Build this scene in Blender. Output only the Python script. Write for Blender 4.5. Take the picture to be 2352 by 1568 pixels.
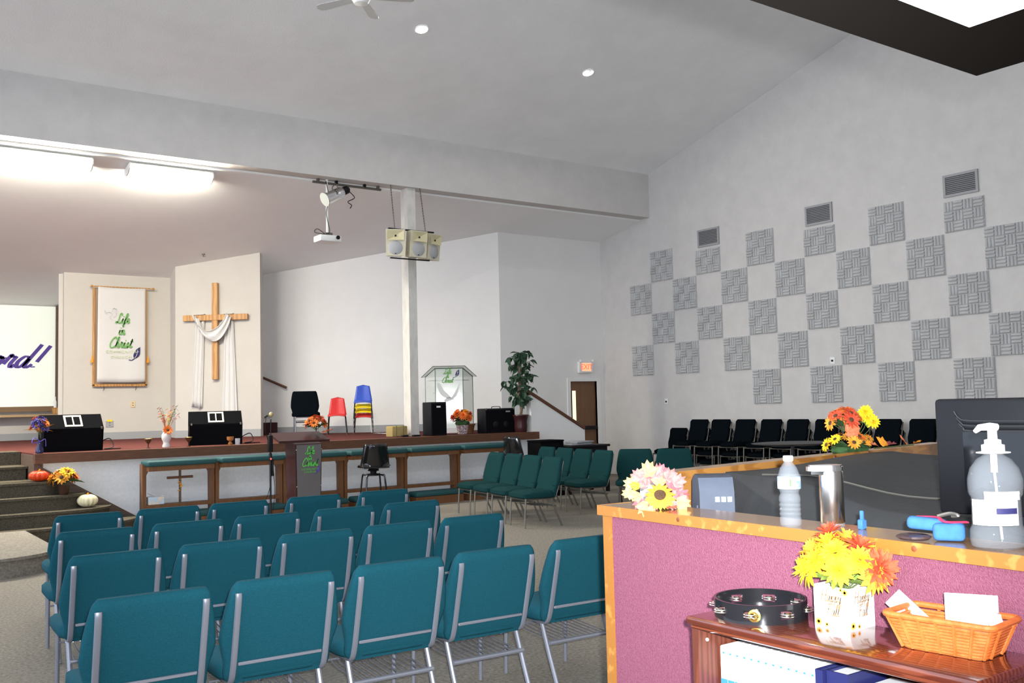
import bpy, bmesh, math, random
from mathutils import Vector, Matrix
R_ = random.Random(7)
PI = math.pi
for o in list(bpy.data.objects): bpy.data.objects.remove(o)
SC = bpy.context.scene; COL = SC.collection

# ------------------------------------------------------------------ camera, world, flash, exposure
EYE = Vector((0, 0, 1.62))
ROT = Matrix(((0.81358035, -0.0186096, -0.58115462), (-0.58096469, -0.06694996, -0.81117059), (-0.02381272, 0.99758277, -0.06528069)))
cam = bpy.data.cameras.new('camera'); cam.lens = 33.94; cam.sensor_width = 36; cam.clip_start = .05; cam.clip_end = 200
camo = bpy.data.objects.new('camera', cam); COL.objects.link(camo)
camo.matrix_world = Matrix.Translation(EYE) @ ROT.to_4x4(); SC.camera = camo
W = bpy.data.worlds.new('world'); SC.world = W; W.use_nodes = True
W.node_tree.nodes['Background'].inputs[0].default_value = (.80, .91, 1.08, 1); W.node_tree.nodes['Background'].inputs[1].default_value = 1.4
fl = bpy.data.lights.new('camera_flash', 'SPOT'); fl.energy = 960; fl.shadow_soft_size = .022; fl.color = (.93, .97, 1); fl.spot_size = math.radians(78); fl.spot_blend = 1.0
flo = bpy.data.objects.new('camera_flash', fl); COL.objects.link(flo)
flo.matrix_world = Matrix.Translation(EYE + ROT @ Vector((.05, .07, .02))) @ ROT.to_4x4()
FLUO = 98.0; DOWN = 760.0; BOOTH_LIGHT = 1.0
vs = SC.view_settings; vs.view_transform = 'Standard'; vs.look = 'None'; vs.gamma = 1; vs.exposure = 1.06; vs.use_curve_mapping = False

# ------------------------------------------------------------------ helpers
def lin(r, g, b):
    f = lambda c: (c/255/12.92 if c/255 <= .04045 else ((c/255+.055)/1.055)**2.4)
    return (f(r), f(g), f(b))
MATS = {}
def mat(name, col, rough=.6, metal=0, var=.0, vscale=40, bump=0, bscale=120, col2=None, emit=0, trans=0, ior=1.45, coat=0, kind='noise', spec=None, alpha=1, stretch=(1, 1, 1), thin=0):
    if name in MATS: return MATS[name]
    m = bpy.data.materials.new(name); m.use_nodes = True; nt = m.node_tree; b = nt.nodes['Principled BSDF']
    b.inputs['Base Color'].default_value = (*col, 1); b.inputs['Roughness'].default_value = rough; b.inputs['Metallic'].default_value = metal
    b.inputs['IOR'].default_value = ior
    if trans: b.inputs['Transmission Weight'].default_value = trans
    if coat: b.inputs['Coat Weight'].default_value = coat; b.inputs['Coat Roughness'].default_value = .08
    if spec is not None: b.inputs['Specular IOR Level'].default_value = spec
    if alpha < 1: b.inputs['Alpha'].default_value = alpha
    if emit: b.inputs['Emission Color'].default_value = (*col, 1); b.inputs['Emission Strength'].default_value = emit
    if var or col2 or bump:
        tc = nt.nodes.new('ShaderNodeTexCoord'); mp = nt.nodes.new('ShaderNodeMapping'); mp.inputs['Scale'].default_value = stretch
        nt.links.new(tc.outputs['Object'], mp.inputs[0])
    if var or col2:
        if kind == 'wave':
            t = nt.nodes.new('ShaderNodeTexWave'); t.inputs['Scale'].default_value = vscale; t.inputs['Distortion'].default_value = 6; t.inputs['Detail'].default_value = 3; t.inputs['Detail Scale'].default_value = 1.5
        elif kind == 'voronoi':
            t = nt.nodes.new('ShaderNodeTexVoronoi'); t.inputs['Scale'].default_value = vscale
        else:
            t = nt.nodes.new('ShaderNodeTexNoise'); t.inputs['Scale'].default_value = vscale; t.inputs['Detail'].default_value = 6; t.inputs['Roughness'].default_value = .65
        nt.links.new(mp.outputs[0], t.inputs['Vector'])
        rp = nt.nodes.new('ShaderNodeValToRGB'); rp.color_ramp.elements[0].position = .3; rp.color_ramp.elements[1].position = .7
        c2 = col2 or tuple(min(1, c*(1+var)) for c in col); c1 = col if col2 else tuple(c*(1-var) for c in col)
        rp.color_ramp.elements[0].color = (*c1, 1); rp.color_ramp.elements[1].color = (*c2, 1)
        nt.links.new(t.outputs[0], rp.inputs[0]); nt.links.new(rp.outputs[0], b.inputs['Base Color'])
    if bump:
        n = nt.nodes.new('ShaderNodeTexNoise'); n.inputs['Scale'].default_value = bscale; n.inputs['Detail'].default_value = 4
        nt.links.new(mp.outputs[0], n.inputs['Vector'])
        bp = nt.nodes.new('ShaderNodeBump'); bp.inputs['Strength'].default_value = bump; bp.inputs['Distance'].default_value = .02
        nt.links.new(n.outputs[0], bp.inputs['Height']); nt.links.new(bp.outputs[0], b.inputs['Normal'])
    MATS[name] = m
    return m

MW = {}
def xf(loc=(0, 0, 0), rz=0, rx=0, ry=0): return Matrix.Translation(loc) @ Matrix.Rotation(rz, 4, 'Z') @ Matrix.Rotation(ry, 4, 'Y') @ Matrix.Rotation(rx, 4, 'X')
def props(o, label=None, cat=None, group=None, kind=None):
    if label: o['label'] = label
    if cat: o['category'] = cat
    if group: o['group'] = group
    if kind: o['kind'] = kind
    return o
def thing(name, label, cat, loc=(0, 0, 0), rz=0, group=None):
    o = bpy.data.objects.new(name, None); COL.objects.link(o); o.empty_display_size = .1
    o.location = loc; o.rotation_euler = (0, 0, rz); MW[o.name] = xf(loc, rz)
    return props(o, label, cat, group)

class MB:
    def __init__(s): s.v = []; s.f = []
    def add(s, vs, fs, M=None):
        n = len(s.v)
        s.v += [tuple((M @ Vector(v)) if M is not None else v) for v in vs]
        s.f += [tuple(i+n for i in f) for f in fs]
        return s
    def box(s, a, b, M=None):
        (x0, y0, z0), (x1, y1, z1) = a, b
        return s.add([(x0, y0, z0), (x1, y0, z0), (x1, y1, z0), (x0, y1, z0), (x0, y0, z1), (x1, y0, z1), (x1, y1, z1), (x0, y1, z1)],
                     [(3, 2, 1, 0), (4, 5, 6, 7), (0, 1, 5, 4), (1, 2, 6, 5), (2, 3, 7, 6), (3, 0, 4, 7)], M)
    def rbox(s, a, b, r=.01, seg=2, M=None):
        bm = bmesh.new(); bmesh.ops.create_cube(bm, size=1)
        for v in bm.verts: v.co = Vector([a[i]+(v.co[i]+.5)*(b[i]-a[i]) for i in range(3)])
        bmesh.ops.bevel(bm, geom=list(bm.edges), offset=r, segments=seg, affect='EDGES', profile=.5)
        bm.verts.index_update(); s.add([tuple(v.co) for v in bm.verts], [tuple(v.index for v in f.verts) for f in bm.faces], M); bm.free(); return s
    def tube(s, pts, r, n=8, cap=True, M=None, flat=1.0, side=None):
        pts = [Vector(p) for p in pts]; rs = r if isinstance(r, (list, tuple)) else [r]*len(pts); vs = []; fs = []; prev = None
        for i, p in enumerate(pts):
            d = (pts[min(i+1, len(pts)-1)]-pts[max(i-1, 0)]).normalized()
            ref = side and Vector(side) or (prev if prev is not None else (Vector((0, 0, 1)) if abs(d.z) < .9 else Vector((1, 0, 0))))
            u = (ref - d*ref.dot(d)).normalized() if side or prev is not None else d.cross(ref).normalized()
            prev = u; w = d.cross(u)
            for k in range(n):
                a = 2*PI*k/n; vs.append(tuple(p+(u*math.cos(a)+w*math.sin(a)*flat)*rs[i]))
        m = len(pts)
        for i in range(m-1):
            for k in range(n): fs.append((i*n+k, i*n+(k+1) % n, (i+1)*n+(k+1) % n, (i+1)*n+k))
        if cap: fs.append(tuple(range(n-1, -1, -1))); fs.append(tuple((m-1)*n+k for k in range(n)))
        return s.add(vs, fs, M)
    def lathe(s, prof, n=24, M=None, sx=1, sy=1, lobes=0, lamp=0):
        vs = []; fs = []
        for (r, z) in prof:
            for k in range(n):
                a = 2*PI*k/n; q = r*(1+lamp*abs(math.sin(a*lobes/2))-lamp*.5 if lobes else 1); vs.append((q*math.cos(a)*sx, q*math.sin(a)*sy, z))
        for i in range(len(prof)-1):
            for k in range(n): fs.append((i*n+k, i*n+(k+1) % n, (i+1)*n+(k+1) % n, (i+1)*n+k))
        if prof[0][0] > 1e-4: fs.append(tuple(range(n-1, -1, -1)))
        if prof[-1][0] > 1e-4: fs.append(tuple((len(prof)-1)*n+k for k in range(n)))
        return s.add(vs, fs, M)
    def prism(s, poly, z0, z1, M=None):
        n = len(poly); vs = [(x, y, z0) for x, y in poly]+[(x, y, z1) for x, y in poly]
        return s.add(vs, [tuple(range(n-1, -1, -1)), tuple(range(n, 2*n))]+[(i, (i+1) % n, n+(i+1) % n, n+i) for i in range(n)], M)
    def grid(s, fn, nu, nv, M=None):
        vs = [fn(i/nu, j/nv) for j in range(nv+1) for i in range(nu+1)]
        return s.add(vs, [(j*(nu+1)+i, j*(nu+1)+i+1, (j+1)*(nu+1)+i+1, (j+1)*(nu+1)+i) for j in range(nv) for i in range(nu)], M)
    def ball(s, c, r, n=12, m=8, sz=1, M=None):
        pr = [(max(1e-5, r*math.sin(PI*i/m)), -r*sz*math.cos(PI*i/m)) for i in range(m+1)]
        return s.lathe(pr, n, (M or Matrix()) @ Matrix.Translation(c))
    def ribbon(s, pts, w, M, lift=0):
        """flat stroke of printed lettering in the plane of M"""
        n = len(pts); vs = []
        for i, (x, y) in enumerate(pts):
            a = pts[max(0, i-1)]; b = pts[min(n-1, i+1)]; dx, dy = b[0]-a[0], b[1]-a[1]; L = math.hypot(dx, dy) or 1
            ww = w(i/(n-1), dx/L, dy/L) if callable(w) else w
            vs += [(x-dy/L*ww/2, y+dx/L*ww/2, lift), (x+dy/L*ww/2, y-dx/L*ww/2, lift)]
        return s.add(vs, [(2*i, 2*i+1, 2*i+3, 2*i+2) for i in range(n-1)], M)
    def mesh(s, name, m, smooth=True, ang=.7):
        me = bpy.data.meshes.new(name); me.from_pydata(s.v, [], s.f); me.validate()
        bm = bmesh.new(); bm.from_mesh(me); bmesh.ops.recalc_face_normals(bm, faces=bm.faces); bm.to_mesh(me); bm.free()
        if smooth:
            me.polygons.foreach_set('use_smooth', [True]*len(me.polygons)); me.set_sharp_from_angle(angle=ang)
        me.materials.append(m); return me
    def build(s, name, m, parent=None, world=False, smooth=True, ang=.7, label=None, loc=None, solid=0):
        me = s.mesh(name, m, smooth, ang); o = bpy.data.objects.new(name, me); COL.objects.link(o)
        if parent:
            if world: me.transform(MW[parent.name].inverted())
            o.parent = parent
        if loc: o.location = loc
        if solid:
            md = o.modifiers.new('solid', 'SOLIDIFY'); md.thickness = solid; md.offset = 0
        if label: o['label'] = label
        return o
def link_copy(o, parent):
    c = o.copy(); COL.objects.link(c); c.parent = parent; return c
def dup(root, loc, rz=0, label=None, group=None):
    r = root.copy(); COL.objects.link(r); r.location = loc; r.rotation_euler = (0, 0, rz)
    if label: r['label'] = label
    if group: r['group'] = group
    for ch in root.children:
        c = link_copy(ch, r)
        for g in ch.children: link_copy(g, c)
    return r
def structure(o, label=None): return props(o, label, None, None, 'structure')
def obox(name, a, b, m): return MB().box(a, b).build(name, m, smooth=False)
def cat_rom(pts, k=6):
    out = []
    P = [pts[0]]+list(pts)+[pts[-1]]
    for i in range(1, len(P)-2):
        for j in range(k):
            t = j/k; q = []
            for c in range(len(pts[0])):
                a, b, d, e = P[i-1][c], P[i][c], P[i+1][c], P[i+2][c]
                q.append(.5*((2*b)+(-a+d)*t+(2*a-5*b+4*d-e)*t*t+(-a+3*b-3*d+e)*t**3))
            out.append(tuple(q))
    out.append(tuple(pts[-1])); return out
GLYPH = {
 'L': (1.15, [[(1.0, 1.6), (.95, 2.05), (.7, 2.1), (.55, 1.7), (.5, 1.0), (.4, .35), (.1, .02), (-.02, .15), (.12, .3), (.45, .1), (.8, 0), (1.15, .25)]]),
 'i': (.5, [[(0, .3), (.2, 1.0), (.14, .25), (.28, 0), (.5, .3)], [(.24, 1.38), (.28, 1.5)]]),
 'f': (.6, [[(0, .25), (.35, 1.0), (.55, 1.85), (.42, 2.1), (.28, 1.7), (.18, .5), (.1, -.6), (-.02, -.75), (-.06, -.4), (.25, .1), (.6, .35)]]),
 'e': (.62, [[(0, .3), (.32, .55), (.4, .88), (.22, 1.0), (.06, .6), (.15, .1), (.36, 0), (.62, .3)]]),
 'n': (.85, [[(0, .75), (.1, 1.0), (.14, .5), (.1, 0)], [(.12, .45), (.38, 1.0), (.54, .8), (.5, .2), (.62, 0), (.85, .3)]]),
 'C': (1.1, [[(1.05, 1.6), (.95, 2.05), (.6, 1.95), (.2, 1.3), (.08, .55), (.3, .02), (.7, .03), (1.1, .4)]]),
 'h': (.82, [[(0, .25), (.35, 1.45), (.42, 2.05), (.28, 1.95), (.14, 1.0), (.08, 0)], [(.12, .45), (.38, 1.0), (.54, .8), (.48, .2), (.6, 0), (.82, .3)]]),
 'r': (.66, [[(0, .3), (.2, 1.12), (.28, .92), (.5, .95), (.38, .35), (.48, 0), (.66, .28)]]),
 's': (.62, [[(0, .2), (.3, 1.05), (.38, .55), (.3, .08), (.12, 0), (.0, .15)], [(.25, .04), (.62, .3)]]),
 't': (.6, [[(0, .3), (.28, 1.0), (.36, 1.75), (.24, .8), (.2, .2), (.34, 0), (.6, .3)], [(.04, 1.22), (.58, 1.28)]]),
 'a': (.75, [[(.5, .9), (.25, 1.0), (.05, .5), (.15, 0), (.4, .3), (.52, .95), (.48, .2), (.58, 0), (.75, .3)]]),
 'p': (.72, [[(0, .5), (.2, 1.0), (.05, -.8)], [(.13, .4), (.4, 1.0), (.55, .6), (.35, .02), (.12, .15)], [(.4, .05), (.72, .3)]]),
 'y': (.7, [[(0, .6), (.1, 1.0), (.15, .3), (.35, .1), (.5, 1.0)], [(.5, 1.0), (.4, -.4), (.2, -.75), (.1, -.5), (.7, .3)]]),
 'H': (1.2, [[(.2, 2.0), (.05, 0)], [(1.0, 2.0), (.85, 0), (1.2, .3)], [(.1, 1.0), (.95, 1.05)]]),
 'F': (1.0, [[(.35, 1.9), (.15, 0)], [(.1, 1.9), (1.0, 2.0)], [(.2, 1.05), (.75, 1.1)]]),
 'l': (.4, [[(0, .3), (.3, 1.5), (.35, 2.0), (.2, 1.8), (.12, .3), (.22, 0), (.4, .3)]]),
 'o': (.85, [[(.55, .95), (.3, 1.0), (.05, .5), (.2, 0), (.5, .1), (.68, .6), (.55, .95), (.6, .8), (.85, .85)]]),
 'd': (.95, [[(.6, .85), (.35, 1.0), (.08, .5), (.18, .02), (.4, .15), (.62, .8)], [(.92, 2.05), (.62, .6), (.58, .1), (.72, .0), (.95, .3)]]),
 '!': (.5, [[(.5, 1.95), (.2, .5)], [(.1, .12), (.14, .02)]]),
 ' ': (.5, [])}
def script_text(mb, txt, h, w, M, align='c', shear=.12):
    u = h/2.0; tot = sum(GLYPH[c][0] for c in txt)*u; x = -tot/2 if align == 'c' else 0
    for k, c in enumerate(txt):
        for st in GLYPH[c][1]:
            pts = cat_rom([((p[0]+p[1]*shear)*u+x, p[1]*u) for p in st], 5)
            mb.ribbon(pts, w, M, .0004*(k % 3))
        x += GLYPH[c][0]*u
    return tot
def block_text(name, txt, size, m, parent, M, ext=.002, bold=0, space=1.0):
    cu = bpy.data.curves.new(name, 'FONT'); cu.body = txt; cu.size = size; cu.align_x = 'CENTER'; cu.align_y = 'CENTER'; cu.extrude = ext; cu.offset = bold; cu.space_character = space; cu.resolution_u = 2
    o = bpy.data.objects.new(name, cu); COL.objects.link(o); bpy.context.view_layer.update()
    me = bpy.data.meshes.new_from_object(o.evaluated_get(bpy.context.evaluated_depsgraph_get())); bpy.data.objects.remove(o); bpy.data.curves.remove(cu)
    me.transform(M); me.materials.clear(); me.materials.append(m); me.name = name
    q = bpy.data.objects.new(name, me); COL.objects.link(q)
    if parent: me.transform(MW[parent.name].inverted()); q.parent = parent
    return q
def plane_m(o, u, v=(0, 0, 1)):
    u = Vector(u).normalized(); v = Vector(v).normalized(); n = u.cross(v)
    return Matrix(((u.x, v.x, n.x, o[0]), (u.y, v.y, n.y, o[1]), (u.z, v.z, n.z, o[2]), (0, 0, 0, 1)))

# ------------------------------------------------------------------ materials
m_wall = mat('grey_plaster', (.605, .578, .555), .9, var=.05, vscale=3, bump=.25, bscale=60)
m_ceil = mat('ceiling_plaster', (.88, .885, .885), .95, var=.04, vscale=1.2, bump=.2, bscale=50)
m_white = mat('white_wall_paint', (.80, .785, .765), .85, var=.02, vscale=2, bump=.12, bscale=50)
m_cream = mat('cream_wall_paint', (.56, .525, .475), .85, var=.03, vscale=2, bump=.15, bscale=50)
m_stagewhite = mat('stage_front_paint', (.82, .835, .86), .9, var=.05, vscale=25, bump=.3, bscale=60)
m_carpet = mat('tan_grey_carpet', (.19, .168, .138), 1, col2=(.43, .39, .335), vscale=42, bump=.8, bscale=200, spec=.1)
m_step = mat('stair_carpet', (.055, .047, .034), 1, col2=(.17, .145, .105), vscale=70, bump=.8, bscale=150, spec=.1)
m_redcarpet = mat('red_stage_carpet', (.075, .022, .019), 1, col2=(.155, .052, .046), vscale=80, bump=.6, bscale=120, spec=.1)
m_fascia = mat('brown_stained_wood', (.075, .028, .014), .5, col2=(.15, .06, .03), vscale=6, stretch=(1, 8, 8), bump=.05)
m_skirt = mat('brown_skirt_wood', (.09, .055, .04), .55, col2=(.15, .095, .07), vscale=6, stretch=(1, 6, 6))
m_base = mat('grey_base_strip', (.33, .335, .34), .7)
m_pillar = mat('cream_marble_laminate', (.56, .54, .50), .4, col2=(.72, .70, .65), vscale=9, stretch=(1, 1, .4))
m_oak = mat('honey_oak', (.42, .20, .06), .45, col2=(.56, .30, .10), vscale=5, kind='wave', stretch=(1, 1, .2))
m_pine = mat('varnished_pine', (.33, .135, .028), .28, col2=(.45, .205, .05), vscale=3, kind='wave', stretch=(.5, 4, 4), coat=.4)
m_knot = mat('pine_knot', (.13, .035, .012), .4, col2=(.25, .08, .03), vscale=60)
m_capwood = mat('brown_counter_wood', (.24, .115, .04), .25, col2=(.34, .17, .06), vscale=4, kind='wave', stretch=(3, .5, 3), coat=.5)
m_maroon = mat('maroon_felt', (.20, .060, .095), 1, col2=(.29, .105, .155), vscale=160, bump=.5, bscale=300, spec=.05)
m_mahog = mat('mahogany_veneer', (.085, .016, .008), .18, col2=(.15, .035, .016), vscale=5, kind='wave', stretch=(4, .6, 4), coat=.7)
m_dgreen = mat('dark_green_fabric', (.0055, .032, .034), .95, col2=(.0085, .047, .049), vscale=220, bump=.35, bscale=260, spec=.1)
m_teal = mat('teal_fabric', (.0062, .057, .080), .95, col2=(.0105, .090, .124), vscale=220, bump=.35, bscale=260, spec=.15)
m_pad = mat('teal_vinyl_pad', (.014, .07, .075), .6, var=.2, vscale=60)
m_blackfab = mat('black_fabric', (.004, .006, .008), 1, var=.3, vscale=150, spec=0)
m_silver = mat('silver_painted_tube', (.27, .28, .33), .38, metal=.5)
m_dsteel = mat('bronze_grey_tube', (.16, .15, .13), .45, metal=.6)
m_black = mat('black_plastic', (.008, .008, .010), .42, spec=.25)
m_blackmat = mat('black_grille_cloth', (.005, .005, .006), 1, spec=.05)
m_gloss = mat('black_gloss_shell', (.008, .008, .009), .12, coat=.5)
m_chrome = mat('polished_chrome', (.8, .8, .82), .12, metal=1)
m_steel = mat('brushed_steel', (.60, .575, .545), .22, metal=1)
m_whitep = mat('white_plastic', (.82, .82, .80), .45)
m_paper = mat('white_paper', (.85, .85, .84), .8)
m_cloth = mat('white_cloth', (.66, .645, .625), .9, bump=.1, bscale=60)
m_foam = mat('grey_acoustic_foam', (.50, .495, .49), .95, var=.12, vscale=5)
m_vent = mat('grey_vent_metal', (.34, .335, .34), .6)
m_ventdark = mat('vent_dark', (.10, .10, .105), .8)
m_glass = mat('clear_glass', (.86, .95, .90), .02, trans=1, ior=1.2)
m_glassedge = mat('green_glass_edge', (.05, .11, .06), .2)
m_purple = mat('purple_print', lin(88, 66, 150), .7)
m_green = mat('green_print', lin(110, 170, 90), .7)
m_pgreen = mat('pale_green_print', lin(196, 210, 160), .7)
m_darkblue = mat('navy_print', lin(45, 42, 90), .6)
m_soffit = mat('dark_brown_soffit', (.014, .012, .0105), 1, spec=0)
def petal_mat(n, a, b): return mat(n, a, .8, col2=b, vscale=30)
m_or = petal_mat('orange_petal', lin(225, 95, 25), lin(245, 140, 60)); m_red = petal_mat('rust_petal', lin(190, 55, 30), lin(225, 95, 60))
m_yel = petal_mat('yellow_petal', lin(245, 190, 10), lin(255, 225, 50)); m_gold = petal_mat('gold_petal', lin(222, 135, 28), lin(240, 172, 65))
m_pink = petal_mat('dusty_pink_leaf', lin(165, 85, 90), lin(200, 140, 130)); m_cream2 = petal_mat('cream_leaf', lin(200, 145, 80), lin(225, 185, 130))
m_leaf = petal_mat('green_leaf', lin(30, 60, 30), lin(70, 110, 60)); m_ficus = petal_mat('ficus_leaf', lin(28, 52, 36), lin(62, 92, 66)); m_lgreen = petal_mat('light_green_leaf', lin(110, 140, 50), lin(160, 185, 90))
m_purpleflower = petal_mat('indigo_petal', lin(45, 40, 100), lin(85, 75, 150)); m_whiteflower = petal_mat('white_petal', lin(230, 225, 205), lin(250, 248, 240))
m_seed = mat('seed_centre', (.05, .025, .012), .95, col2=(.13, .07, .03), vscale=120, bump=.6, bscale=200)
m_stem = mat('plant_stem', (.10, .13, .04), .8)

# ------------------------------------------------------------------ structure
SZ = 1.10                                                     # stage floor height
XR = 14.67; YG = 16.87
def ceil_z(y): return 5.33-.195*(y-16.87)
def roof_z(y): return 6.53+.2716*(15.39-y)
structure(obox('floor', (-9, -6, -.1), (14.9, 24, 0), m_carpet), 'tan grey carpeted floor')
structure(MB().prism([(0, 0), (23.1, 0), (23.1, 10.8), (0, 10.8)], 0, .2, Matrix(((0, 0, 1, XR), (-1, 0, 0, 17.1), (0, 1, 0, 0), (0, 0, 0, 1)))).build('wall_right', m_wall, smooth=False))
def slab(y0, z0, y1, z1, x0, x1, t): return MB().add([(x0, y0, z0), (x1, y0, z0), (x1, y1, z1), (x0, y1, z1), (x0, y0, z0+t), (x1, y0, z0+t), (x1, y1, z1+t), (x0, y1, z1+t)], [(3, 2, 1, 0), (4, 5, 6, 7), (0, 1, 5, 4), (1, 2, 6, 5), (2, 3, 7, 6), (3, 0, 4, 7)])
structure(slab(1.5, roof_z(1.5), 15.4, roof_z(15.4), -9, XR, .2).build('ceiling', m_ceil, smooth=False))
structure(slab(-6, roof_z(1.5)-.3, 1.5, roof_z(1.5), -9, XR, .2).build('ceiling_rear_unseen', m_ceil, smooth=False))  # unseen, added to block world light from above
structure(obox('wall_rear_unseen', (-9, -6.2, 0), (14.9, -6, 10.4), m_wall))  # unseen, added to close off world light from behind
structure(slab(15.5, ceil_z(15.5), 24, ceil_z(24), -9, XR, .25).build('ceiling_stage', mat('stage_ceiling_white', (.90, .90, .89), .95, var=.02, vscale=1.2), smooth=False))
structure(obox('trim_beam', (-9, 15.2, 5.63), (XR, 15.62, 6.7), m_wall))
def wall(name, p, q, z0, t, m, ztop=None):
    p = Vector(p); q = Vector(q); d = (q-p).normalized(); n = Vector((-d.y, d.x))*t; c = [p, q, q+n, p+n]
    zt = [ztop if ztop is not None else ceil_z(v.y)+.06 for v in c]
    return structure(MB().add([(v.x, v.y, z0) for v in c]+[(v.x, v.y, z) for v, z in zip(c, zt)], [(3, 2, 1, 0), (4, 5, 6, 7), (0, 1, 5, 4), (1, 2, 6, 5), (2, 3, 7, 6), (3, 0, 4, 7)]).build(name, m, smooth=False))
DX0, DX1, DZ = 13.66, 14.44, 2.11
gw = MB().box((11.78, YG, 0), (DX0, YG+.2, 5.38)).box((DX1, YG, 0), (XR, YG+.2, 5.38)).box((DX0, YG, DZ), (DX1, YG+.2, 5.38))
structure(gw.build('wall_back', m_white, smooth=False))
wall('wall_stage_angled', (6.85, 21.5), (11.78, 16.87), 0, .15, m_white)
wall('wall_stage_cross', (5.96, 20.31), (7.34, 19.14), 0, .14, m_cream)
wall('wall_stage_return', (6.07, 21.05), (5.96, 20.31), 0, .1, m_cream)
wall('wall_stage_banner', (3.96, 21.05), (6.1, 21.05), 0, .15, m_cream)
wall('wall_stage_side', (3.98, 21.15), (4.44, 23.5), 0, .1, m_cream)
wall('wall_stage_rear', (-9, 23.4), (4.6, 23.4), 0, .15, m_cream)
for n, p, q in (('baseboard_angled', (7.6, 20.79), (11.78, 16.87)), ('baseboard_cross', (5.96, 20.31), (7.34, 19.14)), ('baseboard_banner', (3.96, 21.05), (6.06, 21.05)), ('baseboard_rear', (-4, 23.4), (4.4, 23.4)), ('baseboard_back', (11.78, YG), (13.6, YG))):
    p = Vector(p); q = Vector(q); d = (q-p).normalized(); nn = Vector((d.y, -d.x))*.015
    wall(n, p+nn, q+nn, SZ if n != 'baseboard_back' else 0, .012, m_base, (SZ if n != 'baseboard_back' else 0)+.15)
# stage block
FY = 14.5
structure(MB().prism([(2.4, FY+.06), (10.9, FY+.06), (10.9, 16.0), (11.9, 17.0), (11.9, 24), (-9, 24), (-9, 15.75), (2.4, 15.75)], SZ-.05, SZ).build('floor_stage', m_redcarpet, smooth=False), 'red carpeted stage floor')
structure(MB().box((2.4, 14.65, 0), (10.96, 14.85, SZ-.05)).build('wall_stage_front', m_stagewhite, smooth=False))
structure(obox('trim_stage_side', (2.39, 14.64, 0), (2.5, 15.75, SZ-.02), m_skirt))
structure(obox('trim_stage_edge', (2.38, FY, SZ-.13), (10.97, FY+.16, SZ+.004), m_fascia), 'brown wooden edge board of the stage')
structure(MB().prism([(2.4, SZ-.13), (3.78, .12), (3.78, 0), (2.4, 0)], 0, .02, Matrix(((1, 0, 0, 0), (0, 0, -1, 14.648), (0, 1, 0, 0), (0, 0, 0, 1)))).build('trim_stair_skirt', m_skirt, smooth=False), 'diagonal brown skirt board beside the stage steps')
# parapet and its sloping cap beside the stage's right end
structure(MB().prism([(10.96, 0), (12.2, 0), (12.2, 1.12), (10.9, 1.82), (10.9, SZ), (10.96, SZ)], 0, .14, Matrix(((1, 0, 0, 0), (0, 0, -1, 14.79), (0, 1, 0, 0), (0, 0, 0, 1)))).build('wall_parapet', m_white, smooth=False))
M = xf((10.78, 14.72, 1.90), 0, 0, math.atan2(.74, 1.36))
structure(MB().rbox((0, -.09, -.035), (1.62, .09, .03), .012, 1, M).build('trim_parapet_cap', m_fascia), 'dark sloping handrail cap on the parapet')

# steps
def step_poly(x1, yf, yb, r, n=8, x0=-5):
    return [(x0, yb), (x0, yf)]+[(x1-r+r*math.sin(PI/2*k/n), yf+r*.75*(1-math.cos(PI/2*k/n))) for k in range(n+1)]+[(x1, yb)]
def carpet_step(name, x1, yf, yb, z0, z1, r, lab, m=None):
    o = MB().prism(step_poly(x1, yf, yb, r), z0, z1-.03).prism(step_poly(x1+.02, yf-.025, yb, r), z1-.03, z1).build(name, m or m_step, ang=.5)
    return structure(o, lab)
H6 = SZ/6
for k, (x1, yf, yb, r, l) in enumerate([(3.62, 13.62, 14.62, .9, 'lowest'), (3.3, 13.86, 14.62, .7, 'second lowest'), (2.98, 14.10, 14.62, .5, 'third'), (2.68, 14.36, 14.64, .25, 'fourth'), (2.37, 15.12, 15.8, .02, 'fifth')]):
    carpet_step('stage_step', x1, yf, yb, H6*k, H6*(k+1), r, l+' carpeted step up to the stage')
carpet_step('stage_step', 2.37, 14.6, 15.8, H6*3, H6*4, .02, 'carpeted stair block under the fifth step')
structure(MB().box((-5, 14.64, 0), (2.37, 15.8, H6*3)).build('stair_core', m_step, smooth=False))
structure(MB().prism([(-5, 15.72), (2.38, 15.72), (2.38, 16.3), (-5, 16.3)], SZ-H6, SZ+.005).build('stage_landing', m_step, smooth=False))
carpet_step('low_platform', 2.08, 10.95, 13.45, 0, .2, .75, 'low curved carpeted platform at the foot of the steps', m_carpet)

# door, casing, exit sign
dr = MB().box((DX0, YG+.06, 0), (DX1, YG+.11, DZ)).build('door_1', mat('brown_door', (.15, .075, .035), .5, col2=(.20, .10, .05), vscale=5, stretch=(4, 4, .5)), smooth=False)
structure(dr, 'brown wooden exit door with a narrow window')
MW[dr.name] = Matrix()
MB().box((DX0+.09, YG+.045, 1.15), (DX0+.19, YG+.06, 1.9)).build('window_pane', mat('lit_pane', (.95, .9, .55), .3, emit=.55), dr)
MB().rbox((DX0+.07, YG+.045, 1.13), (DX0+.09, YG+.062, 1.92), .003, 1).build('window_frame', m_fascia, dr)
MB().rbox((DX0+.1, YG-.02, 1.02), (DX1-.02, YG+.05, 1.10), .01, 1).build('push_bar', m_black, dr)
tr = MB().box((DX0-.09, YG-.02, 0), (DX0, YG+.2, DZ+.08)).box((DX1, YG-.02, 0), (DX1+.1, YG+.2, DZ+.08)).box((DX0, YG-.02, DZ), (DX1, YG+.2, DZ+.08)).build('trim_door', m_whitep, smooth=False)
structure(tr, 'white door casing')
ex = thing('exit_sign', 'lit red EXIT sign with two small lamps above the brown door', 'sign', (14.08, YG-.05, 2.30))
MB().rbox((-.2, -.03, 0), (.2, .05, .25), .01, 1).build('case', m_whitep, ex)
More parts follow.
